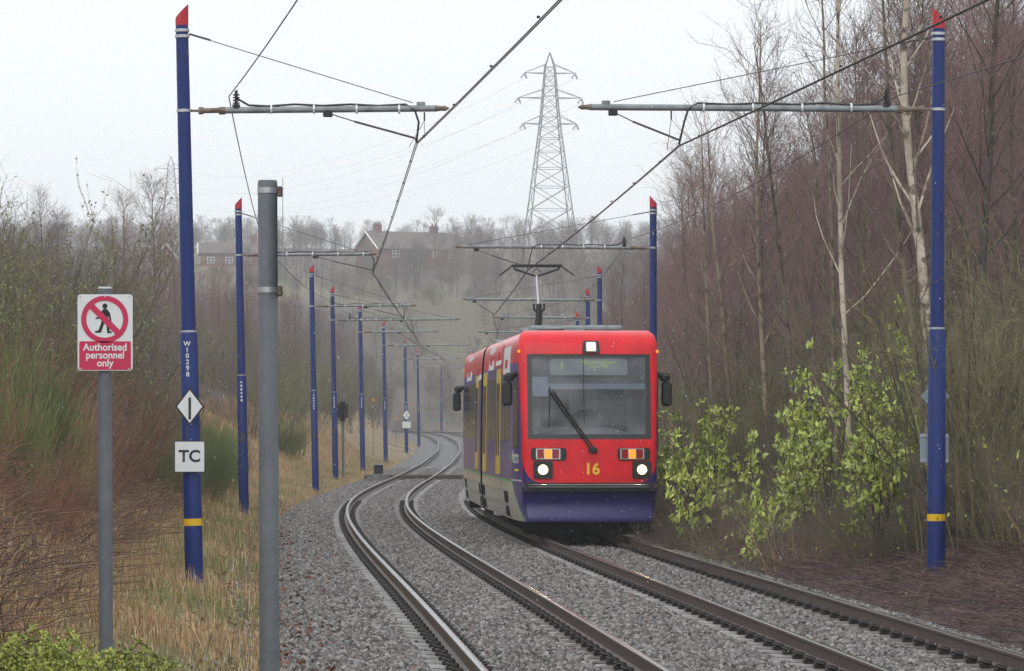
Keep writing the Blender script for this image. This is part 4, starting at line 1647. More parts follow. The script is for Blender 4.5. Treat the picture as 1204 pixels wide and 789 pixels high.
def twig_spray(rng, segs, p, d, length, r, up, depth=1, nsub=4):
    """a thin twig with finer side twigs"""
    d = d / np.linalg.norm(d)
    n = 3
    pts = [p]
    q, dd = p.copy(), d.copy()
    for k in range(n):
        dd = dd + rng.normal(0, .16, 3) + np.array([0, 0, up])
        dd /= np.linalg.norm(dd)
        q = q + dd * length / n
        pts.append(q.copy())
    add_path(segs, pts, r, r * .5)
    if depth > 0:
        for k in range(nsub):
            f = rng.uniform(.2, 1) * n
            i = min(int(f), n - 1)
            s = pts[i] + (pts[i + 1] - pts[i]) * (f - i)
            d2 = dd + rng.normal(0, .55, 3)
            twig_spray(rng, segs, s, d2, length * rng.uniform(.35, .7), r * .7, up, depth - 1, nsub)


def gen_tree(seed, H, r0, nb=34, start=.25, ang=48, blen=2.0, ntw=10, tw=.7, up=.08, bow=.25, rt=.0045, path=None, nsub=3):
    rng = np.random.default_rng(seed)
    wood, tw_s = [], []
    N = 12
    if path is None:
        pts = [np.array([0, 0, -.3])]
        a = rng.uniform(0, 6.28)
        for k in range(1, N + 1):
            f = k / N
            pts.append(np.array([math.cos(a) * bow * f * f * H * .12 + rng.normal(0, .035), math.sin(a) * bow * f * f * H * .12 + rng.normal(0, .035), f * H]))
    else:
        pts = [np.array(p, float) for p in path]
        N = len(pts) - 1
    for k in range(N):
        f0, f1 = k / N, (k + 1) / N
        wood.append((*pts[k], *pts[k + 1], r0 * (1 - f0) ** .8 + .008, r0 * (1 - f1) ** .8 + .008))
    az = rng.uniform(0, 6.28)
    for b in range(nb):
        f = start + (1 - start) * ((b + rng.uniform(0, 1)) / nb) ** .9
        f = min(f, .985)
        i = min(int(f * N), N - 1)
        p = pts[i] + (pts[i + 1] - pts[i]) * (f * N - i)
        az += 2.4 + rng.normal(0, .3)
        el = R(ang + rng.normal(0, 10))
        L = blen * (1 - f) ** .55 * rng.uniform(.6, 1.15) + .35
        d = rdir(rng, el, az)
        n = 4
        bp = [p]
        q = p.copy()
        for k in range(n):
            d = d + np.array([0, 0, up]) + rng.normal(0, .09, 3)
            d /= np.linalg.norm(d)
            q = q + d * L / n
            bp.append(q.copy())
        rb = max(.008, r0 * (1 - f) ** .8 * .42)
        add_path(wood, bp, rb, rt * 1.2)
        for t in range(int(ntw * (.5 + .5 * L / blen))):
            g = rng.uniform(.12, 1) * n
            i2 = min(int(g), n - 1)
            s = bp[i2] + (bp[i2 + 1] - bp[i2]) * (g - i2)
            d2 = (bp[i2 + 1] - bp[i2])
            d2 = d2 / np.linalg.norm(d2) + rng.normal(0, .5, 3)
            twig_spray(rng, tw_s, s, d2, tw * rng.uniform(.6, 1.2), rt, up, 1, nsub)
    return wood, tw_s


def tree_thing(name, wood, tw, barkm, twigm, label, cat, group=None):
    t = empty(name, (0, 0, 0), 0, label, cat, group)
    mk('trunk', segs_mesh('trunk', wood, 5), t, [barkm])
    mk('crown', segs_mesh('crown', tw, 3), t, [twigm])
    return t


def leaves_mesh(name, P, D, L, W, rng, fold=.25, size_var=.35):
    """many leaf blades: base points P, directions D -> folded pointed leaves (4 triangles each)"""
    n = len(P)
    D = D / (np.linalg.norm(D, axis=1, keepdims=True) + 1e-9)
    rv = rng.normal(0, 1, (n, 3))
    S = np.cross(D, rv)
    S /= np.linalg.norm(S, axis=1, keepdims=True) + 1e-9
    Nn = np.cross(D, S)
    k = (1 + rng.uniform(-size_var, size_var, (n, 1)))
    l, w = L * k, W * k
    base = P
    tip = P + D * l - Nn * l * .12
    mid = P + D * l * .5
    a = mid + S * w * .5 + Nn * w * fold
    b = mid - S * w * .5 + Nn * w * fold
    V = np.stack([base, a, tip, b, mid], 1).reshape(-1, 3)
    i = (np.arange(n) * 5)[:, None]
    Fq = np.concatenate([i + np.array([[0, 1, 4]]), i + np.array([[1, 2, 4]]), i + np.array([[4, 2, 3]]), i + np.array([[0, 4, 3]])], 0)
    return np_mesh(name, V, Fq, smooth=False)


def place(t, x, y, rz=None, sc=1.0, dz=-.05):
    t.location = (x, y, gz(x, y) + dz)
    t.rotation_euler = (random.gauss(0, .03), random.gauss(0, .03), random.uniform(0, 6.28) if rz is None else rz)
    t.scale = (sc, sc, sc)
    return t


def dx(d, Y):
    return float(X1(Y)) + d


# ------------------------------------------------------------------ feature birches of the wood, by their pale trunks
def feature_birch(pix, Y, r0, label, seed, barkm='birch_bark', nb=30, start=.3, extra=3.5, blen=2.0):
    """trunk through image points (bottom to top) at distance Y"""
    rng = np.random.default_rng(seed)
    P = [at(px, py, Y) for px, py in pix]
    g = gz(P[0].x, Y)
    b = Vector((P[0].x, Y, g))
    P = [b + Vector((0, 0, -.2))] + P
    top = P[-1]
    dirn = (P[-1] - P[-2]).normalized()
    for k in range(3):
        P.append(P[-1] + (dirn + Vector((rng.normal(0, .05), rng.normal(0, .05), .15))).normalized() * extra / 3)
    ph = rng.uniform(0, 6)
    loc = [np.array(p - b) + np.array([0, .25 * math.sin(ph + k), 0]) * (k > 1) for k, p in enumerate(P)]
    # resample evenly
    Q = np.array(loc)
    s = np.concatenate([[0], np.cumsum(np.linalg.norm(np.diff(Q, axis=0), axis=1))])
    u = np.linspace(0, s[-1], 15)
    Q = np.stack([np.interp(u, s, Q[:, k]) for k in range(3)], 1)
    Hh = Q[-1][2]
    wood, tw = gen_tree(seed, Hh, r0, nb=nb, start=start, ang=50, blen=blen, ntw=10, tw=.75, path=Q, rt=.0042)
    t = tree_thing('birch_tree', wood, tw, barkm, 'birch_twig', label, 'tree', 'pale trunked birches in the wood')
    t.location = b
    return t


feature_birch([(1096, 600), (1092, 440), (1084, 310), (1075, 220), (1066, 140), (1063, 60), (1066, 0)], 58, .10,
              'thick white birch trunk right behind the mast with sign backs', 41, start=.35)
feature_birch([(1088, 590), (1080, 430), (1066, 330), (1056, 250), (1046, 150)], 59.5, .06, 'thinner pale birch leaning beside the thick white birch', 42, 'pale_bark', nb=22)
feature_birch([(1000, 590), (996, 440), (991, 330), (989, 230), (985, 130), (984, 0)], 64, .055, 'slim straight pale birch behind the taller leafy evergreen', 43, 'birch_bark', nb=26)
feature_birch([(984, 580), (980, 420), (979, 300), (974, 200), (969, 120)], 66, .04, 'very thin pale birch twin of the slim straight one', 44, 'pale_bark', nb=20)
feature_birch([(905, 580), (900, 470), (896, 380), (892, 290), (889, 190), (893, 90)], 80, .06, 'pale birch with olive buds halfway along the wood', 45, 'pale_bark', nb=26, extra=1.2)
feature_birch([(938, 580), (930, 460), (926, 370), (918, 300), (912, 250)], 78, .05, 'mottled birch leaning away from the olive budded birch', 46, 'pale_bark', nb=22)
feature_birch([(858, 570), (857, 460), (851, 390), (845, 330), (838, 270), (836, 210)], 92, .05, 'slender mottled birch pair member above the lower leafy bush', 47, 'pale_bark', nb=22, extra=1.2)
feature_birch([(842, 570), (836, 460), (833, 390), (831, 330), (829, 290), (826, 200)], 95, .055, 'upright pale birch nearest the tram mirror', 48, 'pale_bark', nb=22, extra=1.2)

# prototypes for the rest of the wood
PROTO = []
spec = [(101, 9.6, .065, 38, .25, 'pale_bark'), (102, 8.8, .05, 36, .2, 'brown_bark'), (103, 10.4, .075, 40, .3, 'brown_bark'), (104, 7.6, .045, 34, .15, 'mossy_bark'),
        (105, 9.2, .055, 38, .22, 'brown_bark'), (106, 8.2, .05, 36, .18, 'pale_bark')]
WOODLAB = ['bare birch with a faintly pale trunk in the dense purple wood', 'bare brown slender tree in the dense purple wood', 'tall bare brown tree standing over the purple wood',
           'short bare mossy stemmed tree in the purple wood', 'bare brown tree with wide twiggy crown in the purple wood', 'short bare birch with pale bark in the purple wood']
for i, (sd, H, r0, nb, st, bk_) in enumerate(spec):
    w, tw = gen_tree(sd, H, r0, nb=nb + 8, start=st, ang=54, blen=2.0, ntw=14, tw=.8, rt=.0048)
    PROTO.append(tree_thing('bare_tree', w, tw, bk_, 'birch_twig', WOODLAB[i], 'tree', 'bare trees of the wood'))
used = [False] * 6


def put_tree(i, x, y, sc, label=None, group=None):
    if not used[i]:
        t = PROTO[i]
        used[i] = True
    else:
        t = copy_tree(PROTO[i])
    if label:
        t['label'] = label
    if group:
        t['group'] = group
    return place(t, x, y, sc=sc)


rng = random.Random(5)
spots = []
for k in range(4000):
    Y = 47 + (300 - 47) * rng.random() ** 1.35
    d = GAP + 5.6 + 9 * rng.random() ** 1.2
    if Y < 60 and d < GAP + 6.5:
        continue
    x = dx(d, Y)
    if x / Y * F_PX + CX > 1290:
        continue
    if all((x - a) ** 2 + ((Y - b) * .55) ** 2 > 1.35 ** 2 for a, b in spots):
        spots.append((x, Y))
    if len(spots) >= 215:
        break
for x, Y in spots:
    put_tree(rng.randrange(6), x, Y, rng.uniform(.8, 1.12) * float(np.interp(Y, [50, 80, 130, 200, 300], [1.12, 1.0, .84, .74, .7])))


# the depth of the wood behind the first rows, as one mass
def scatter_nodes(name, objs, smin, smax):
    ng = bpy.data.node_groups.new(name, 'GeometryNodeTree')
    ng.interface.new_socket('Geometry', in_out='INPUT', socket_type='NodeSocketGeometry')
    ng.interface.new_socket('Geometry', in_out='OUTPUT', socket_type='NodeSocketGeometry')
    N = ng.nodes.new
    gi, go = N('NodeGroupInput'), N('NodeGroupOutput')
    mp_ = N('GeometryNodeMeshToPoints')
    jo = N('GeometryNodeJoinGeometry')
    for o in reversed(objs):
        jn = N('GeometryNodeJoinGeometry')
        for ch in o.children:
            oi = N('GeometryNodeObjectInfo')
            oi.transform_space = 'ORIGINAL'
            oi.inputs['Object'].default_value = ch
            oi.inputs['As Instance'].default_value = False
            ng.links.new(oi.outputs['Geometry'], jn.inputs[0])
        g2i = N('GeometryNodeGeometryToInstance')
        ng.links.new(jn.outputs[0], g2i.inputs[0])
        ng.links.new(g2i.outputs[0], jo.inputs[0])
    iop = N('GeometryNodeInstanceOnPoints')
    iop.inputs['Pick Instance'].default_value = True
    ri = N('FunctionNodeRandomValue')
    ri.data_type = 'INT'
    ri.inputs[4].default_value = 0
    ri.inputs[5].default_value = len(objs) - 1
    rr_ = N('FunctionNodeRandomValue')
    rr_.data_type = 'FLOAT_VECTOR'
    rr_.inputs[0].default_value = (-.06, -.06, 0)
    rr_.inputs[1].default_value = (.06, .06, 6.28)
    rs = N('FunctionNodeRandomValue')
    rs.data_type = 'FLOAT'
    rs.inputs[2].default_value = smin
    rs.inputs[3].default_value = smax
    ng.links.new(gi.outputs[0], mp_.inputs['Mesh'])
    ng.links.new(mp_.outputs[0], iop.inputs['Points'])
    ng.links.new(jo.outputs[0], iop.inputs['Instance'])
    ng.links.new(ri.outputs[2], iop.inputs['Instance Index'])
    ng.links.new(rr_.outputs[0], iop.inputs['Rotation'])
    ng.links.new(rs.outputs[1], iop.inputs['Scale'])
    ng.links.new(iop.outputs[0], go.inputs[0])
    return ng


def mass(name, P, objs, smin, smax, label, cat):
    me = bpy.data.meshes.new(name)
    me.vertices.add(len(P))
    me.vertices.foreach_set('co', np.ascontiguousarray(P, np.float32).ravel())
    me.update()
    o = mk(name, me)
    md = o.modifiers.new('scatter', 'NODES')
    md.node_group = scatter_nodes(name, objs, smin, smax)
    return tag(o, label, cat, kind='stuff')


def scatter(n, fn, r):
    """n spots from fn(), at least about r apart"""
    out = []
    for k in range(n * 12):
        x, y = fn()
        if all((x - a) ** 2 + (y - b) ** 2 > r * r for a, b in out[-400:]):
            out.append((x, y))
        if len(out) >= n:
            break
    A = np.array(out)
    return np.stack([A[:, 0], A[:, 1], ground_z(A[:, 0], A[:, 1]) - .1], 1)


def right_deep():
    Y = 50 + 290 * rng.random() ** 1.2
    return dx(GAP + 13 + 24 * rng.random(), Y), Y


mass('deep_wood', scatter(640, right_deep, 1.2), PROTO, .9, 1.2, 'deep purple brown mass of bare wood behind the first trees', 'wood')


# ------------------------------------------------------------------ shrubs
def gen_scrub(seed, n, H, spread, r, ntw, tw, lean=.25):
    rg_ = np.random.default_rng(seed)
    stems, tws = [], []
    for k in range(n):
        a = rg_.uniform(0, 6.28)
        rad = spread * math.sqrt(rg_.uniform(0, 1)) * .35
        p = np.array([math.cos(a) * rad, math.sin(a) * rad, -.15])
        d = np.array([math.cos(a) * lean * rg_.uniform(0, 1.6), math.sin(a) * lean * rg_.uniform(0, 1.6), 1])
        h = H * rg_.uniform(.45, 1)
        pts = [p]
        q = p.copy()
        for j in range(5):
            d = d + rg_.normal(0, .09, 3)
            d /= np.linalg.norm(d)
            q = q + d * h / 5
            pts.append(q.copy())
        add_path(stems, pts, r * rg_.uniform(.6, 1.2), r * .3)
        for t in range(ntw):
            g = rg_.uniform(.2, 1) * 5
            i = min(int(g), 4)
            s = pts[i] + (pts[i + 1] - pts[i]) * (g - i)
            d2 = d * .6 + rg_.normal(0, .6, 3) + np.array([0, 0, .3])
            twig_spray(rg_, tws, s, d2, tw * rg_.uniform(.5, 1.2), r * .3, .05, 1, 3)
    return stems, tws


def scrub_thing(name, seed, n, H, spread, r, ntw, tw, bm, tm, label, cat, group, buds=None, lean=.25):
    t = empty(name, (0, 0, 0), 0, label, cat, group)
    st, tws = gen_scrub(seed, n, H, spread, r, ntw, tw, lean)
    mk('stems', segs_mesh('stems', st, 4), t, [bm])['kind'] = 'stuff'
    mk('twigs', segs_mesh('twigs', tws, 3), t, [tm])
    if buds:
        rg_ = np.random.default_rng(seed + 1)
        A = np.array(tws)
        idx = rg_.integers(0, len(A), buds[0])
        P = A[idx, 3:6]
        D = rg_.normal(0, 1, (len(P), 3)) + np.array([0, 0, .6])
        o = mk('buds', leaves_mesh('buds', P, D, buds[1], buds[1] * .5, rg_), t, [buds[2]])
        o['kind'] = 'stuff'
    return t


# olive brown stems of the wood edge
SCR = [scrub_thing('sapling_clump', 201, 16, 4.2, 1.6, .016, 12, .6, 'mossy_bark', 'olive_twig', 'clump of tall mossy olive saplings at the wood edge', 'shrub', 'sapling clumps at the wood edge'),
       scrub_thing('sapling_clump', 202, 14, 3.4, 1.8, .015, 10, .6, 'tan_stem', 'grey_twig', 'clump of brown bare saplings at the wood edge', 'shrub', 'sapling clumps at the wood edge'),
       scrub_thing('sapling_clump', 203, 18, 2.2, 1.6, .010, 12, .5, 'brown_bark', 'olive_twig', 'low olive twiggy clump at the wood edge', 'shrub', 'sapling clumps at the wood edge', buds=(260, .05, 'leaf_dark'))]
n_used = set()


def put(protos, i, x, y, sc, label=None, group=None, rz=None, dz=-.05):
    p = protos[i]
    if p.name not in n_used:
        n_used.add(p.name)
        t = p
    else:
        t = copy_tree(p)
    if label:
        t['label'] = label
    if group:
        t['group'] = group
    return place(t, x, y, sc=sc, rz=rz, dz=dz)


for k in range(210):
    Y = 46 + 150 * rng.random() ** 1.6
    d = GAP + 3.9 + 4.2 * rng.random() + (.6 if Y < 60 else 0)
    if dx(d, Y) / Y * F_PX + CX > 1300:
        Y += 20
    i = rng.choice((0, 1, 1, 2, 2))
    if d < GAP + 4.8:
        i = 2
    put(SCR, i, dx(d, Y), Y, rng.uniform(.75, 1.15))
for (px_, Y) in ((1130, 52), (1150, 53), (1175, 51), (1192, 54), (1205, 51.5), (1160, 56), (1185, 58), (1125, 57), (1210, 56)):
    put(SCR, 0, (px_ - CX) * Y / F_PX, Y, rng.uniform(1.0, 1.3), 'clump of tall mossy olive saplings standing beyond the sign back mast')


def right_low():
    Y = 44 + 130 * rng.random() ** 1.5
    return dx(GAP + 3.3 + 6.0 * rng.random() ** .8 + (.5 if Y < 58 else 0), Y), Y


BRM = scrub_thing('low_bramble', 204, 40, 1.3, 1.8, .007, 9, .45, 'tan_stem', 'grey_twig', 'low tan bramble tangle in front of the wood', 'shrub', 'low brambles before the wood', lean=.6)
BRM2 = scrub_thing('low_bramble', 205, 34, 1.6, 1.7, .007, 9, .5, 'mossy_bark', 'olive_twig', 'low olive bramble tangle in front of the wood', 'shrub', 'low brambles before the wood', buds=(50, .06, 'leaf_bright'), lean=.5)
place(BRM, dx(GAP + 4.6, 66), 66)
place(BRM2, dx(GAP + 5.0, 63), 63)
mass('wood_edge_undergrowth', scatter(460, right_low, .6), [BRM, BRM2, BRM], .6, 1.25, 'brown and olive undergrowth filling the edge of the wood', 'undergrowth')


# leafy evergreens with big pale green leaves
def evergreen(seed, H, spread, nros, label, group=None, ll=.12, stemm='brown_bark', leafm='leaf_bright'):
    rg_ = np.random.default_rng(seed)
    t = empty('leafy_evergreen', (0, 0, 0), 0, label, 'shrub', group)
    st, P, D = [], [], []
    nst = max(4, nros // 9)
    for k in range(nst):
        a = rg_.uniform(0, 6.28)
        h = H * (1 if k == 0 else rg_.uniform(.45, 1))
        rad = spread * rg_.uniform(.2, 1)
        b = np.array([math.cos(a) * .06, math.sin(a) * .06, -.1])
        pts = [b]
        for j in range(1, 6):
            f = j / 5
            pts.append(np.array([math.cos(a) * rad * f ** 1.3, math.sin(a) * rad * f ** 1.3, h * f]) + rg_.normal(0, .05, 3))
        add_path(st, pts, .014, .005)
        for q in range(max(3, nros // nst)):
            g = rg_.uniform(.3, 1) ** .7 * 5
            i = min(int(g), 4)
            s0 = pts[i] + (pts[i + 1] - pts[i]) * (g - i)
            ax = rg_.normal(0, 1, 3) + np.array([math.cos(a) * .5, math.sin(a) * .5, .35])
            ax /= np.linalg.norm(ax)
            tip = s0 + ax * rg_.uniform(.08, .38)
            add_path(st, [s0, (s0 + tip) / 2 + rg_.normal(0, .02, 3), tip], .006, .003)
            for j in range(rg_.integers(8, 15)):
                P.append(tip - ax * rg_.uniform(0, .16))
                D.append(ax * rg_.uniform(.1, .9) + rg_.normal(0, .6, 3))
    mk('stems', segs_mesh('stems', st, 4), t, [stemm])['kind'] = 'stuff'
    o = mk('foliage', leaves_mesh('foliage', np.array(P), np.array(D), ll, ll * .5, rg_), t, [leafm])
    o['kind'] = 'stuff'
    return t


for (px_, pt_, Y, H, sp_, nr, lab) in (
        (1045, 392, 57, 2.6, .8, 60, 'tall bright green evergreen crown left of the sign back mast'),
        (1035, 490, 53.5, 1.7, .65, 70, 'bright green leafy bush beside the sign back mast'),
        (975, 400, 60, 2.6, .75, 75, 'tall light green leafy evergreen in front of slim birches'),
        (955, 500, 58, 1.3, .6, 32, 'sparse low leafy evergreen among brown stems'),
        (830, 462, 72, 1.9, .8, 55, 'light green leafy bush behind the tram nose'),
        (812, 525, 68, 1.2, .5, 34, 'low leafy bush at the litter edge near the tram'),
        (845, 510, 70, 1.3, .5, 26, 'small leafy sprig between the two bushes near the tram'),
        (905, 560, 59, .9, .45, 24, 'small pale leafed sprout in the brown litter'),
        (1172, 530, 56, 1.5, .6, 40, 'dark green leafy bush among tall mossy saplings'),
        (880, 505, 64, 1.4, .6, 26, 'sparse leafy evergreen between the tram bush and slim birches'),
        (925, 470, 66, 1.7, .6, 28, 'thin leafy evergreen under the olive budded birch'),
        (1010, 440, 60, 1.6, .6, 34, 'leafy evergreen joining the two tallest evergreens'),
        (790, 480, 84, 2.2, .7, 50, 'hazy green leafy bush close behind the tram mirror')):
    X = (px_ - CX) * Y / F_PX
    ztop = CAM_H - (pt_ - HY) * Y / F_PX
    e_ = evergreen(int(px_), H, sp_ * .95, int(nr * 1.35), lab, leafm='leaf_dark' if 'dark' in lab else 'leaf_bright', ll=.10)
    e_.location = (X, Y, ztop - H)
    g_ = gz(X, Y)
    for k in range(2):                     # brown tangle it grows out of
        bt = copy_tree(BRM if k % 2 else BRM2)
        bt['label'] = 'brown bramble tangle growing around a leafy evergreen'
        bt['group'] = 'brambles around the evergreens'
        place(bt, X + rng.uniform(-.7, .7), Y - rng.uniform(.2, 1.6), sc=rng.uniform(.6, .95))
    if ztop - H > g_:                      # stretch the stems down to the slope
        e_.scale = (1, 1, (ztop - g_) / H)
        e_.location.z = g_

# left bank shrubs
WIL = [scrub_thing('budding_willow', 301, 26, 3.3, 2.8, .012, 17, .7, 'mossy_bark', 'olive_twig', 'olive green budding willow on the left bank top', 'shrub', 'budding willows on the bank', buds=(2600, .05, 'willow_bud'), lean=.45),
       scrub_thing('bare_shrub', 302, 26, 3.2, 2.6, .012, 18, .7, 'brown_bark', 'grey_twig', 'bare grey brown shrub on the bank', 'shrub', 'bare shrubs on the bank', lean=.4),
       scrub_thing('reddish_thicket', 303, 60, 2.0, 2.6, .009, 7, .6, 'red_cane', 'red_cane', 'reddish brown bramble thicket on the bank slope', 'shrub', 'bramble thickets on the bank', lean=.5)]


def gen_broom(seed, n, H, spread):
    rg_ = np.random.default_rng(seed)
    st = []
    for k in range(n):
        a = rg_.uniform(0, 6.28)
        rad = spread * math.sqrt(rg_.uniform())
        p = np.array([math.cos(a) * rad * .4, math.sin(a) * rad * .4, H * rg_.uniform(-.05, .45)])
        d = np.array([math.cos(a) * .35 * rg_.uniform(0, 1.3), math.sin(a) * .35 * rg_.uniform(0, 1.3), 1]) + rg_.normal(0, .12, 3)
        d /= np.linalg.norm(d)
        L = H * rg_.uniform(.35, .62)
        m_ = p + d * L * .5
        e = m_ + (d + rg_.normal(0, .12, 3)) * L * .5
        add_path(st, [p, m_, e], .0055, .003)
    return st


bro = empty('broom_bush', (0, 0, 0), 0, 'wispy green broom bush on the bank slope', 'shrub', 'broom bushes on the bank')
mk('strands', segs_mesh('strands', gen_broom(311, 700, 1.7, 1.7), 3), bro, ['broom_green'])
LB = WIL + [bro]
lr = random.Random(9)


def at_left(px_, Y):
    return (px_ - CX) * Y / F_PX


# broom
for (px_, Y, sc) in ((15, 44, 1.0), (40, 47, .9), (-20, 50, 1.1), (0, 41, .8), (60, 49, .75), (200, 80, 1.0), (228, 88, 1.1), (260, 104, 1.0), (190, 84, 1.1), (215, 92, 1.15), (245, 100, 1.1), (165, 78, .9), (335, 150, 1.1), (20, 56, .9)):
    put(LB, 3, at_left(px_, Y), Y, sc)
for k in range(105):
    Y = 38 + 60 * lr.random()
    d = -5.4 - 4.6 * lr.random()
    x = dx(d, Y)
    if x / Y * F_PX + CX < -60:
        continue
    put(LB, 2, x, Y, lr.uniform(.7, 1.05))
for k in range(80):
    Y = 60 + 55 * lr.random()
    d = -7.6 - 6 * lr.random()
    x = dx(d, Y)
    if x / Y * F_PX + CX < -80:
        continue
    put(LB, lr.choice((0, 1, 2, 1)), x, Y, lr.uniform(.85, 1.2))
for k in range(70):
    Y = 115 + 190 * lr.random()
    d = -5.6 - 10 * lr.random()
    put(LB, lr.choice((1, 1, 0, 1)), dx(d, Y), Y, lr.uniform(.9, 1.4), None)
for (px_, Y, sc, i) in ((8, 60, 1.15, 0), (35, 62, 1.1, 1), (62, 64, 1.15, 0), (90, 66, 1.05, 0), (118, 70, .95, 1), (-15, 64, 1.2, 0), (50, 70, 1.25, 1), (140, 76, .9, 0), (100, 74, 1.2, 1), (20, 74, 1.4, 1)):
    put(LB, i, at_left(px_, Y), Y, sc)
LEFTLAB = 'bare grey tree on the far left bank beyond the masts'
for k in range(46):
    Y = 150 + 170 * lr.random()
    d = -7.5 - 14 * lr.random()
    put_tree(lr.randrange(6), dx(d, Y), Y, lr.uniform(.55, .85), LEFTLAB, 'bare trees of the far left bank')


def left_deep():
    Y = 130 + 300 * lr.random()
    return dx(-14 - 45 * lr.random(), Y), Y


mass('left_bank_scrub', scatter(260, left_deep, 2.5), [WIL[1], WIL[1], WIL[0]], 1.0, 1.8, 'grey brown scrub filling the far left bank', 'scrub')


# ------------------------------------------------------------------ far hillside: scrub, houses, pylons
BROAD = []
for sd, H_, bl in ((501, 8.5, 3.4), (502, 6.5, 3.0), (503, 7.5, 2.6)):
    w, tw = gen_tree(sd, H_, .09, nb=26, start=.18, ang=38, blen=bl, ntw=9, tw=1.1, up=.12, rt=.012)
    BROAD.append(tree_thing('broad_bare_tree', w, tw, 'brown_bark', 'grey_twig', 'faint broad bare tree on the far hillside', 'tree', 'bare trees by the house'))
def hill_spot():
    Y = 318 + 300 * lr.random()
    x = (lr.random() * 2 - 1) * (.155 * Y + 12)
    if Y < 470 and -9 < x - float(X1(Y)) - 1.66 < 11:
        return -999, Y
    if Y < 540 and -.035 * Y < x < .05 * Y and lr.random() < .12:
        return -999, Y
    if 530 < Y < 625 and (-34 < x < -8 or -52 < x < -36):
        return -999, Y
    return x, Y


P_ = scatter(760, hill_spot, 2.2)
mass('hillside_wood', P_[P_[:, 0] > -900], BROAD + [WIL[1]], .5, .95, 'hazy bare trees covering the far hillside', 'wood')


def hill_low():
    Y = 330 + 268 * lr.random()
    x = -40 + 90 * lr.random()
    if Y < 470 and -7 < x - float(X1(Y)) - 1.66 < 8:
        return -999, Y
    return x, Y


P_ = scatter(1000, hill_low, 1.4)
mass('hillside_scrub', P_[P_[:, 0] > -900], [WIL[0], BROAD[1], WIL[1], BROAD[2]], .5, .95, 'pale olive scrub on the far slope below the house', 'scrub')


def ridge_spot():
    Y = 640 + 240 * lr.random()
    return (lr.random() * 2 - 1) * (.145 * Y + 10), Y


mass('ridge_wood', scatter(800, ridge_spot, 2.0), BROAD, .35, .85, 'faint line of bare trees on the skyline ridge', 'wood')
for t, px_, py_, Y_, sc, lab in ((BROAD[0], 511, 331, 596, 1.25, 'taller faint bare tree in front of the brick house'), (BROAD[1], 535, 328, 597, 1.2, 'faint bushy tree hiding the end of the brick house'),
                                 (BROAD[2], 556, 326, 599, 1.2, 'faint upright tree just past the brick house')):
    t['label'] = lab
    t.location = ((px_ - CX) * Y_ / F_PX, Y_, at(0, py_, Y_).z)
    t.scale = (sc, sc, sc)
for k, (px_, py_, Y_) in enumerate(((490, 333, 590), (572, 325, 601))):
    t = copy_tree(BROAD[1])
    t['label'] = 'low faint bare tree on the slope by the house'
    t.location = ((px_ - CX) * Y_ / F_PX, Y_, at(0, py_, Y_).z)
    t.scale = (.85, .85, .85)

mat('brick', (.19, .095, .075), .8, var=[((.14, .075, .06), 1.5, .4, .7, .8)])
mat('roof_tile', (.15, .115, .105), .8, var=[((.1, .08, .075), 1.2, .4, .7, .8)])
mat('house_glass', (.05, .055, .06), .15)


def house(corner, th, L, W, wall_h, rise, label, wins, chim=(.25, .8)):
    t = empty('brick_house', corner, th, label, 'house')
    mb = MB()
    mb.quad((0, 0, -2), (L, 0, -2), (L, 0, wall_h), (0, 0, wall_h))
    mb.quad((L, W, -2), (0, W, -2), (0, W, wall_h), (L, W, wall_h))
    mb.poly([(0, W, -2), (0, 0, -2), (0, 0, wall_h), (0, W / 2, wall_h + rise), (0, W, wall_h)])
    mb.poly([(L, 0, -2), (L, W, -2), (L, W, wall_h), (L, W / 2, wall_h + rise), (L, 0, wall_h)])
    mb.build('wall', 'brick', t, smooth=0)
    o_ = .35
    sl = rise / (W / 2)
    mb = MB()
    for s_ in (0, 1):
        y0, y1 = (-o_, W / 2) if s_ == 0 else (W + o_, W / 2)
        z0, z1 = wall_h - o_ * sl + .06, wall_h + rise + .06
        mb.quad((-o_, y0, z0), (L + o_, y0, z0), (L + o_, y1, z1), (-o_, y1, z1))
        mb.quad((-o_, y0, z0 + .14), (L + o_, y0, z0 + .14), (L + o_, y1, z1 + .14), (-o_, y1, z1 + .14))
        mb.quad((-o_, y0, z0), (L + o_, y0, z0), (L + o_, y0, z0 + .14), (-o_, y0, z0 + .14))
        mb.quad((-o_, y0, z0), (-o_, y1, z1), (-o_, y1, z1 + .14), (-o_, y0, z0 + .14))
    ro = mb.build('roof', 'roof_tile', t, smooth=0)
    mb = MB()
    for y0 in (-o_, W + o_):
        a, b_ = Vector((-o_ - .05, y0, wall_h - o_ * sl + .05)), Vector((-o_ - .05, W / 2, wall_h + rise + .05))
        mb.tube([a, b_], .16, 4)
    mb.build('bargeboard', 'white_paint', ro)
    for f in chim:
        cb = MB().box((L * f, W / 2, wall_h + rise + .45), (1.2, .8, 1.6))
        for k in (-.3, .3):
            cb.tube([(L * f + k, W / 2, wall_h + rise + 1.2), (L * f + k, W / 2, wall_h + rise + 1.6)], .16, 8)
        cb.build('chimney', 'brick', ro)
    for (u, z, w, h) in wins:
        wo = MB().box((u, -.03, z), (w, .08, h)).build('window', 'white_paint', t, smooth=0)
        for sx in (-1, 1):
            for sz_ in (-1, 1):
                MB().box((u + sx * w * .24, -.075, z + sz_ * h * .23), (w * .38, .02, h * .36)).build('pane', 'house_glass', wo, smooth=0)
    return t


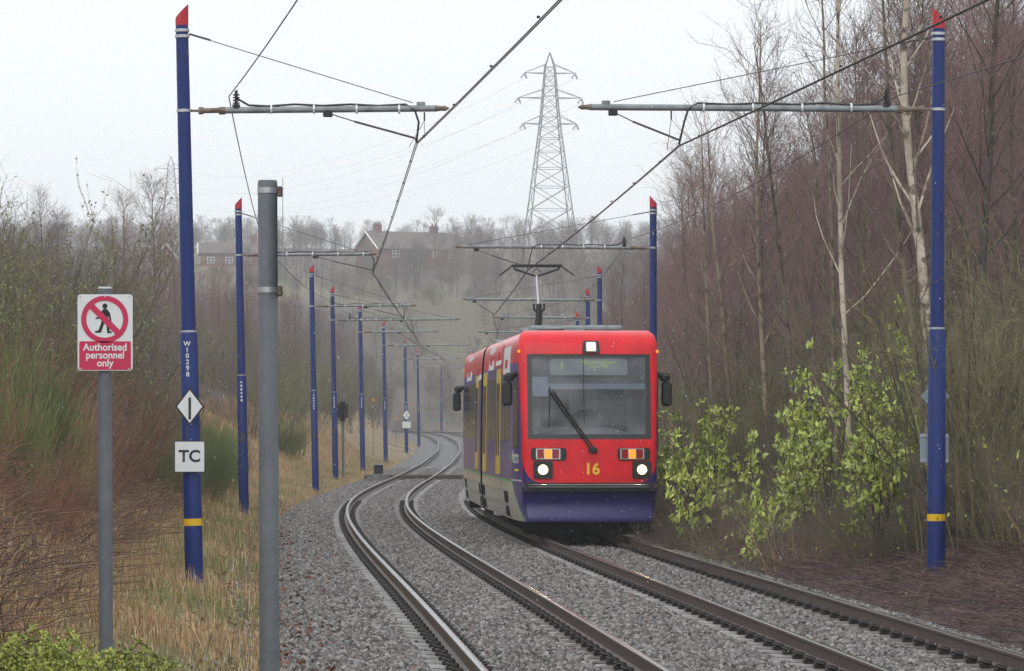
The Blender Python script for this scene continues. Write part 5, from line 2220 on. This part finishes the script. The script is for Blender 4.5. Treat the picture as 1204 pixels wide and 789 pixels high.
hz = at(0, 325, 608).z
house((at(446, 0, 608).x, 608, hz), R(28), 14.5, 8.6, 4.5, 2.75, 'two storey brick house with white windows on the hill',
      [(2.9, 3.65, 1.25, 1.15), (6.4, 3.65, 1.5, 1.15), (10.2, 3.65, 1.3, 1.0), (13.0, 3.65, 1.1, 1.0), (4.6, 1.2, 1.0, .8), (6.9, 1.2, 1.4, .7), (11.2, 1.2, 1.4, .6)], (.12, .82))
hz2 = at(0, 331, 606).z
house((at(236, 0, 606).x, 606, hz2), R(5), 10, 7.5, 4.5, 1.7, 'long faint brick house with one chimney behind the masts', [(1.6, 3.4, 1.2, 1.0), (4.5, 3.4, 1.2, 1.0), (7.5, 3.4, 1.2, 1.0)], (.84,))
hz3 = at(0, 322, 612).z
house((at(208, 0, 612).x, 612, hz3), R(86), 9, 3.4, 2.6, 2.2, 'faint gabled house at the edge of the far trees', [(3, 2.0, 1.0, .9)], ())


def pylon(px, py_top, Y, H, label, sc=1.0, rz=.12):
    p = at(px, py_top, Y)
    g = p.z - H
    t = empty('electricity_pylon', (p.x, Y, g), rz, label, 'pylon', None)
    w = lambda z: float(np.interp(z / H, [0, .15, .655, .78, .9, .975, 1], [5.9, 5.1, 2.15, 1.65, 1.2, .95, .05]))
    seg = []
    lv = [0, .12, .24, .35, .44, .52, .585, .64, .69, .74, .79, .84, .885, .93, 1]
    zz = [H * l for l in lv]
    for a, b_ in zip(zz[:-1], zz[1:]):
        wa, wb = w(a), w(b_)
        C = [(-1, -1), (1, -1), (1, 1), (-1, 1)]
        for k in range(4):
            ca, cb_ = C[k], C[(k + 1) % 4]
            seg.append((ca[0] * wa, ca[1] * wa, a, ca[0] * wb, ca[1] * wb, b_, .13, .12))
            seg.append((ca[0] * wa, ca[1] * wa, a, cb_[0] * wb, cb_[1] * wb, b_, .065, .065))
            seg.append((cb_[0] * wa, cb_[1] * wa, a, ca[0] * wb, ca[1] * wb, b_, .065, .065))
            seg.append((ca[0] * wb, ca[1] * wb, b_, cb_[0] * wb, cb_[1] * wb, b_, .06, .06))
    mk('lattice_tower', segs_mesh('lattice_tower', seg, 4), t, ['pylon_steel'])
    tips = []
    for (f, span) in ((.655, 6.1), (.78, 7.2), (.90, 5.8)):
        z = H * f
        for sg in (-1, 1):
            s2 = []
            for yy in (-1, 1):
                s2.append((sg * w(z), yy * w(z), z, sg * span, 0, z + .1, .09, .07))
                s2.append((sg * w(z + 2.0), yy * w(z + 2.0), z + 2.0, sg * span, 0, z + .1, .07, .07))
            mk('cross_arm', segs_mesh('cross_arm', s2, 4), t, ['pylon_steel'])
            ins = MB()
            ins.tube([(sg * span, 0, z), (sg * span - .9, -.9, z - 1.1)], .2, 6)
            ins.tube([(sg * span, 0, z), (sg * span + .6, .9, z - 1.1)], .2, 6)
            ins.build('insulator_string', 'grey_plate', t)
            tips.append(Vector((p.x + sg * span, Y, g + z - 1.1)))
    return t, tips


_, tips = pylon(646.5, 62, 870, 47, 'tall lattice pylon standing against the sky behind the wood')
_, tips2 = pylon(201, 184, 1450, 46, 'faint distant pylon half hidden behind the TC mast', rz=.2)
for k, (a, b_) in enumerate(zip(tips, tips2)):
    pts = hang([a, b_], .045, 24)
    o = MB().tube([q - a for q in pts], .035, 3, False).build('power_line', 'galvanised')
    o.location = a
    tag(o, 'faint high voltage line running between the two pylons', 'cable', 'high voltage lines')

# ------------------------------------------------------------------ grass, dead stems, litter
def blades(n, yr, dr, hmin, hmax, wid, cols, bend, seed, ypow=1.8, clump=0.0):
    rg_ = np.random.default_rng(seed)
    Y = yr[0] + (yr[1] - yr[0]) * rg_.uniform(size=n) ** ypow
    d = rg_.uniform(dr[0], dr[1], n)
    X = X1(Y) + d
    if clump:
        keep = vnoise(X, Y, .55, 7) + .6 * vnoise(X, Y, 2.2, 3) > rg_.uniform(-1.2, 1.0, n) * clump
        X, Y, d = X[keep], Y[keep], d[keep]
        n = len(X)
    Z = ground_z(X, Y) - .02
    h = rg_.uniform(hmin, hmax, n) * (.75 + .35 * vnoise(X, Y, 1.3, 5))
    a = rg_.uniform(0, 6.28, n)
    lean = np.abs(rg_.normal(0, bend, n))
    dxv, dyv = np.cos(a), np.sin(a)
    # face mostly across the view so that blades read
    sx, sy = -dyv, dxv
    w = wid * rg_.uniform(.6, 1.4, n)
    B = np.stack([X, Y, Z], 1)
    S = np.stack([sx, sy, 0 * sx], 1) * w[:, None] * .5
    m_ = B + np.stack([dxv * lean * h * .35, dyv * lean * h * .35, h * .62], 1)
    tp = B + np.stack([dxv * lean * h * 1.0, dyv * lean * h * 1.0, h * np.clip(1.05 - lean * .55, .35, 1.1)], 1)
    V = np.stack([B - S, B + S, m_ + S * .8, m_ - S * .8, tp], 1).reshape(-1, 3)
    i = (np.arange(n) * 5)[:, None]
    Ft = np.concatenate([i + np.array([[0, 1, 2]]), i + np.array([[0, 2, 3]]), i + np.array([[3, 2, 4]])], 0)
    cols = np.array(cols)
    ci = rg_.integers(0, len(cols), n)
    gr = np.clip(.5 + .9 * vnoise(X, Y, 2.0, 9), 0, 1)
    return V, Ft, cols, ci, gr, d, rg_


def grass_object():
    V, Ft, cols, ci, gr, d, rg_ = blades(360000, (16, 210), (-8.2, -2.45), .18, .48, .0062, [(.50, .35, .18), (.40, .25, .12), (.60, .45, .26), (.30, .15, .07)], .7, 21, 1.9)
    n = len(d)
    c = cols[ci]
    edge = (sstep(-d, 2.4, 2.8) * (1 - sstep(-d, 3.4, 4.4)))
    isg = rg_.uniform(size=n) < (.07 + .55 * edge) * gr * 1.2
    c = np.where(isg[:, None], np.array([.17, .20, .06]) * rg_.uniform(.7, 1.3, (n, 1)), c * rg_.uniform(.75, 1.2, (n, 1)))
    # the walked strip by the ballast is short
    hk = 1 - .62 * edge * (rg_.uniform(size=n) < .8)
    Vr = V.reshape(n, 5, 3)
    Vr[:, 2:, :] = Vr[:, :1, :] + (Vr[:, 2:, :] - Vr[:, :1, :]) * hk[:, None, None]
    me = np_mesh('dry_grass', Vr.reshape(-1, 3), Ft, tint=np.repeat(c, 5, 0))
    o = mk('dry_grass', me, None, ['grass_mix'])
    tag(o, 'tangled tan dead grass covering the bank foot', 'grass', kind='stuff')
    V, Ft, cols, ci, gr, d, rg_ = blades(26000, (30, 130), (GAP + 2.6, GAP + 7.5), .12, .4, .006, [(.16, .085, .05), (.2, .13, .07), (.10, .07, .045)], .9, 22, 1.5, clump=.9)
    n = len(d)
    me = np_mesh('dead_bracken', V, Ft, tint=np.repeat(cols[ci] * rg_.uniform(.7, 1.3, (n, 1)), 5, 0))
    o = mk('dead_bracken', me, None, ['grass_mix'])
    tag(o, 'rusty dead bracken and grass at the foot of the wood', 'grass', kind='stuff')


grass_object()


def sticks(name, n, yr, dr, side, lmin, lmax, r, cols, label, cat, ypow=1.5, flat=.25, seed=31, zoff=.02):
    rg_ = np.random.default_rng(seed)
    Y = yr[0] + (yr[1] - yr[0]) * rg_.uniform(size=n) ** ypow
    d = rg_.uniform(dr[0], dr[1], n)
    X = X1(Y) + d
    Z = ground_z(X, Y) + rg_.uniform(0, zoff, n)
    a = rg_.uniform(0, 6.28, n)
    e = np.abs(rg_.normal(0, flat, n))
    L = rg_.uniform(lmin, lmax, n)
    D = np.stack([np.cos(a) * np.cos(e), np.sin(a) * np.cos(e), np.sin(e)], 1)
    P0 = np.stack([X, Y, Z], 1)
    M_ = P0 + D * L[:, None] * .5 + rg_.normal(0, .06, (n, 3)) * L[:, None]
    P1 = M_ + D * L[:, None] * .5 * np.array([1, 1, .3])
    rr_ = r * rg_.uniform(.6, 1.5, n)
    S = np.concatenate([np.concatenate([P0, M_, rr_[:, None], rr_[:, None] * .8], 1), np.concatenate([M_, P1, rr_[:, None] * .8, rr_[:, None] * .4], 1)], 0)
    me = segs_mesh(name, S, 3)
    c = np.array(cols)[rg_.integers(0, len(cols), n)] * rg_.uniform(.7, 1.3, (n, 1))
    c = np.concatenate([c, c], 0)
    cc = np.ones((len(me.vertices), 4), np.float32)
    cc[:, :3] = np.repeat(c, 6, 0)
    at_ = me.attributes.new('tint', 'FLOAT_COLOR', 'POINT')
    at_.data.foreach_set('color', cc.ravel())
    o = mk(name, me, None, ['litter'])
    return tag(o, label, cat, kind='stuff')


sticks('brushwood', 60000, (33, 130), (GAP + 1.62, GAP + 7.2), 1, .12, .55, .0048, [(.12, .07, .06), (.085, .05, .045), (.16, .10, .085), (.2, .13, .11), (.06, .04, .036)],
       'purple brown brushwood and dead stalks spread along the wood edge', 'brushwood', flat=.28, zoff=.06)
sticks('dead_stalks', 22000, (17, 110), (-8.5, -4.2), -1, .3, .9, .0045, [(.2, .10, .07), (.15, .08, .06), (.26, .17, .10), (.11, .065, .05)],
       'reddish dead bramble stalks tangled through the bank grass', 'stalks', flat=.55, seed=33, zoff=.3, ypow=1.5)


def leaf_scatter(name, n, yr, dr, size, cols, label, seed, on=None, ypow=1.4):
    rg_ = np.random.default_rng(seed)
    Y = yr[0] + (yr[1] - yr[0]) * rg_.uniform(size=n) ** ypow
    d = rg_.normal((dr[0] + dr[1]) / 2, (dr[1] - dr[0]) / 3.2, n)
    X = X1(Y) + d
    Z = np.maximum(ground_z(X, Y), np.where(np.abs(d) < 2.4, -.17, -9)) + rg_.uniform(.005, .035, n)
    D = rg_.normal(0, 1, (n, 3)) * np.array([1, 1, .35])
    me = leaves_mesh(name, np.stack([X, Y, Z], 1), D, size, size * .65, rg_)
    c = np.array(cols)[rg_.integers(0, len(cols), n)] * rg_.uniform(.7, 1.3, (n, 1))
    cc = np.ones((len(me.vertices), 4), np.float32)
    cc[:, :3] = np.repeat(c, 5, 0)
    at_ = me.attributes.new('tint', 'FLOAT_COLOR', 'POINT')
    at_.data.foreach_set('color', cc.ravel())
    o = mk(name, me, None, ['litter'])
    return tag(o, label, 'leaves', kind='stuff')


leaf_scatter('fallen_leaves', 1100, (24, 80), (-3.3, -1.8), .065, [(.16, .05, .035), (.2, .075, .045), (.12, .04, .032), (.22, .11, .06)], 'red brown fallen leaves along the ballast edge', 51)
leaf_scatter('leaf_litter', 16000, (33, 120), (GAP + 2.2, GAP + 7.0), .065, [(.13, .065, .05), (.18, .09, .06), (.09, .05, .045), (.24, .12, .07)], 'brown leaf litter under the edge of the wood', 52)

# low brambles among the near grass
for k in range(16):
    Y = 22 + 24 * lr.random()
    d = -4.9 - 2.6 * lr.random()
    put(LB, 2, dx(d, Y), Y, lr.uniform(.3, .6), 'low reddish bramble tangle rising out of the near dry grass')


# small leaved evergreen sprays right by the sign post
def spray_bush(seed, n, H, spread):
    rg_ = np.random.default_rng(seed)
    t = empty('small_leaved_bush', (0, 0, 0), 0, 'yellow green small leaved bush at the foot of the sign post', 'shrub', 'small leaved bushes by the sign post')
    st, P, D = [], [], []
    for k in range(n):
        a = rg_.uniform(0, 6.28)
        rad = spread * math.sqrt(rg_.uniform())
        hh = H * (1 - .5 * (rad / spread) ** 2) * rg_.uniform(.72, 1.03)
        L = rg_.uniform(.22, .5)
        tip = np.array([math.cos(a) * rad, math.sin(a) * rad, hh])
        d0 = np.array([math.cos(a + rg_.normal(0, .8)) * .8, math.sin(a + rg_.normal(0, .8)) * .8, rg_.uniform(.1, 1.2)])
        d0 /= np.linalg.norm(d0)
        base = tip - d0 * L - np.array([0, 0, .05])
        pts = [base + (tip - base) * f + np.array([0, 0, .05 * math.sin(f * 3.14)]) for f in (0, .33, .66, 1)]
        add_path(st, pts, .0035, .002)
        if k % 3 == 0:
            add_path(st, [np.array([tip[0] * .2, tip[1] * .2, -.1]), (base + np.array([tip[0] * .3, tip[1] * .3, 0])) / 2 + rg_.normal(0, .03, 3), base], .007, .004)
        side = np.cross(d0, np.array([0, 0, 1.0]))
        side /= np.linalg.norm(side) + 1e-6
        m_ = int(L / .012)
        for j in range(m_):
            f = (j + .5) / m_
            q = f * 3
            i = min(int(q), 2)
            p = pts[i] + (pts[i + 1] - pts[i]) * (q - i)
            for sg in (-1, 1):
                P.append(p)
                D.append(d0 * .6 + side * sg * rg_.uniform(.6, 1.1) + rg_.normal(0, .25, 3) + np.array([0, 0, .25]))
    mk('stems', segs_mesh('stems', st, 3), t, ['mossy_bark'])
    o = mk('foliage', leaves_mesh('foliage', np.array(P), np.array(D), .021, .012, rg_), t, ['spray_green'])
    o['kind'] = 'stuff'
    return t


SB = [spray_bush(401, 260, 1.0, .55), spray_bush(402, 200, .85, .5)]
for (px_, pt_, Y, i) in ((20, 752, 17.5, 0), (75, 745, 18.2, 0), (110, 758, 17.2, 1), (165, 768, 17.8, 1), (150, 756, 19, 0), (215, 786, 17.6, 1), (-25, 750, 18.4, 0), (55, 768, 16.4, 1), (30, 738, 19.4, 0), (130, 780, 16.2, 1)):
    X = (px_ - CX) * Y / F_PX
    g_ = gz(X, Y)
    H_ = CAM_H - (pt_ - HY) * Y / F_PX - g_
    t = put(SB, i, X, Y, 1.0, dz=0)
    t.scale = (1, 1, H_ / (1.0 if i == 0 else .85))

# ------------------------------------------------------------------ falling sleet pellets
def sleet():
    rg_ = np.random.default_rng(77)
    n = 4200
    Y = 26 + 60 * rg_.uniform(size=n) ** .8
    X = rg_.uniform(-.15, .15, n) * Y
    Z = CAM_H + rg_.uniform(-.075, .125, n) * Y
    k = Z > ground_z(X, Y) + .2
    P = np.stack([X, Y, Z], 1)[k]
    n = len(P)
    r = rg_.uniform(.0012, .0030, n)[:, None]
    D = np.array([-.28, 0, 1.0]) + rg_.normal(0, .12, (n, 3))
    D /= np.linalg.norm(D, axis=1, keepdims=True)
    L = r * rg_.uniform(2, 4.5, (n, 1))
    segs = np.concatenate([np.concatenate([P - D * L, P, r * .3, r], 1), np.concatenate([P, P + D * L, r, r * .3], 1)], 0)
    o = mk('falling_sleet', segs_mesh('falling_sleet', segs, 4), None, ['sleet'])
    tag(o, 'small pale sleet pellets falling through the cutting', 'sleet', kind='stuff')


mat('sleet', (.85, .88, .9), .3)
sleet()

# ------------------------------------------------------------------ wet air
hv = MB().box((0, 845, 50), (1500, 1810, 114)).build('haze', [], None, smooth=0)
m = bpy.data.materials.new('wet_air')
m.use_nodes = True
nt = m.node_tree
for n_ in list(nt.nodes):
    nt.nodes.remove(n_)
out = nt.nodes.new('ShaderNodeOutputMaterial')
pv = nt.nodes.new('ShaderNodeVolumePrincipled')
pv.inputs['Color'].default_value = (.97, .98, 1, 1)
pv.inputs['Density'].default_value = .00050
pv.inputs['Anisotropy'].default_value = .25
nt.links.new(pv.outputs[0], out.inputs['Volume'])
hv.data.materials.append(m)
tag(hv, 'grey sleety air filling the cutting and hills', 'haze', kind='stuff')
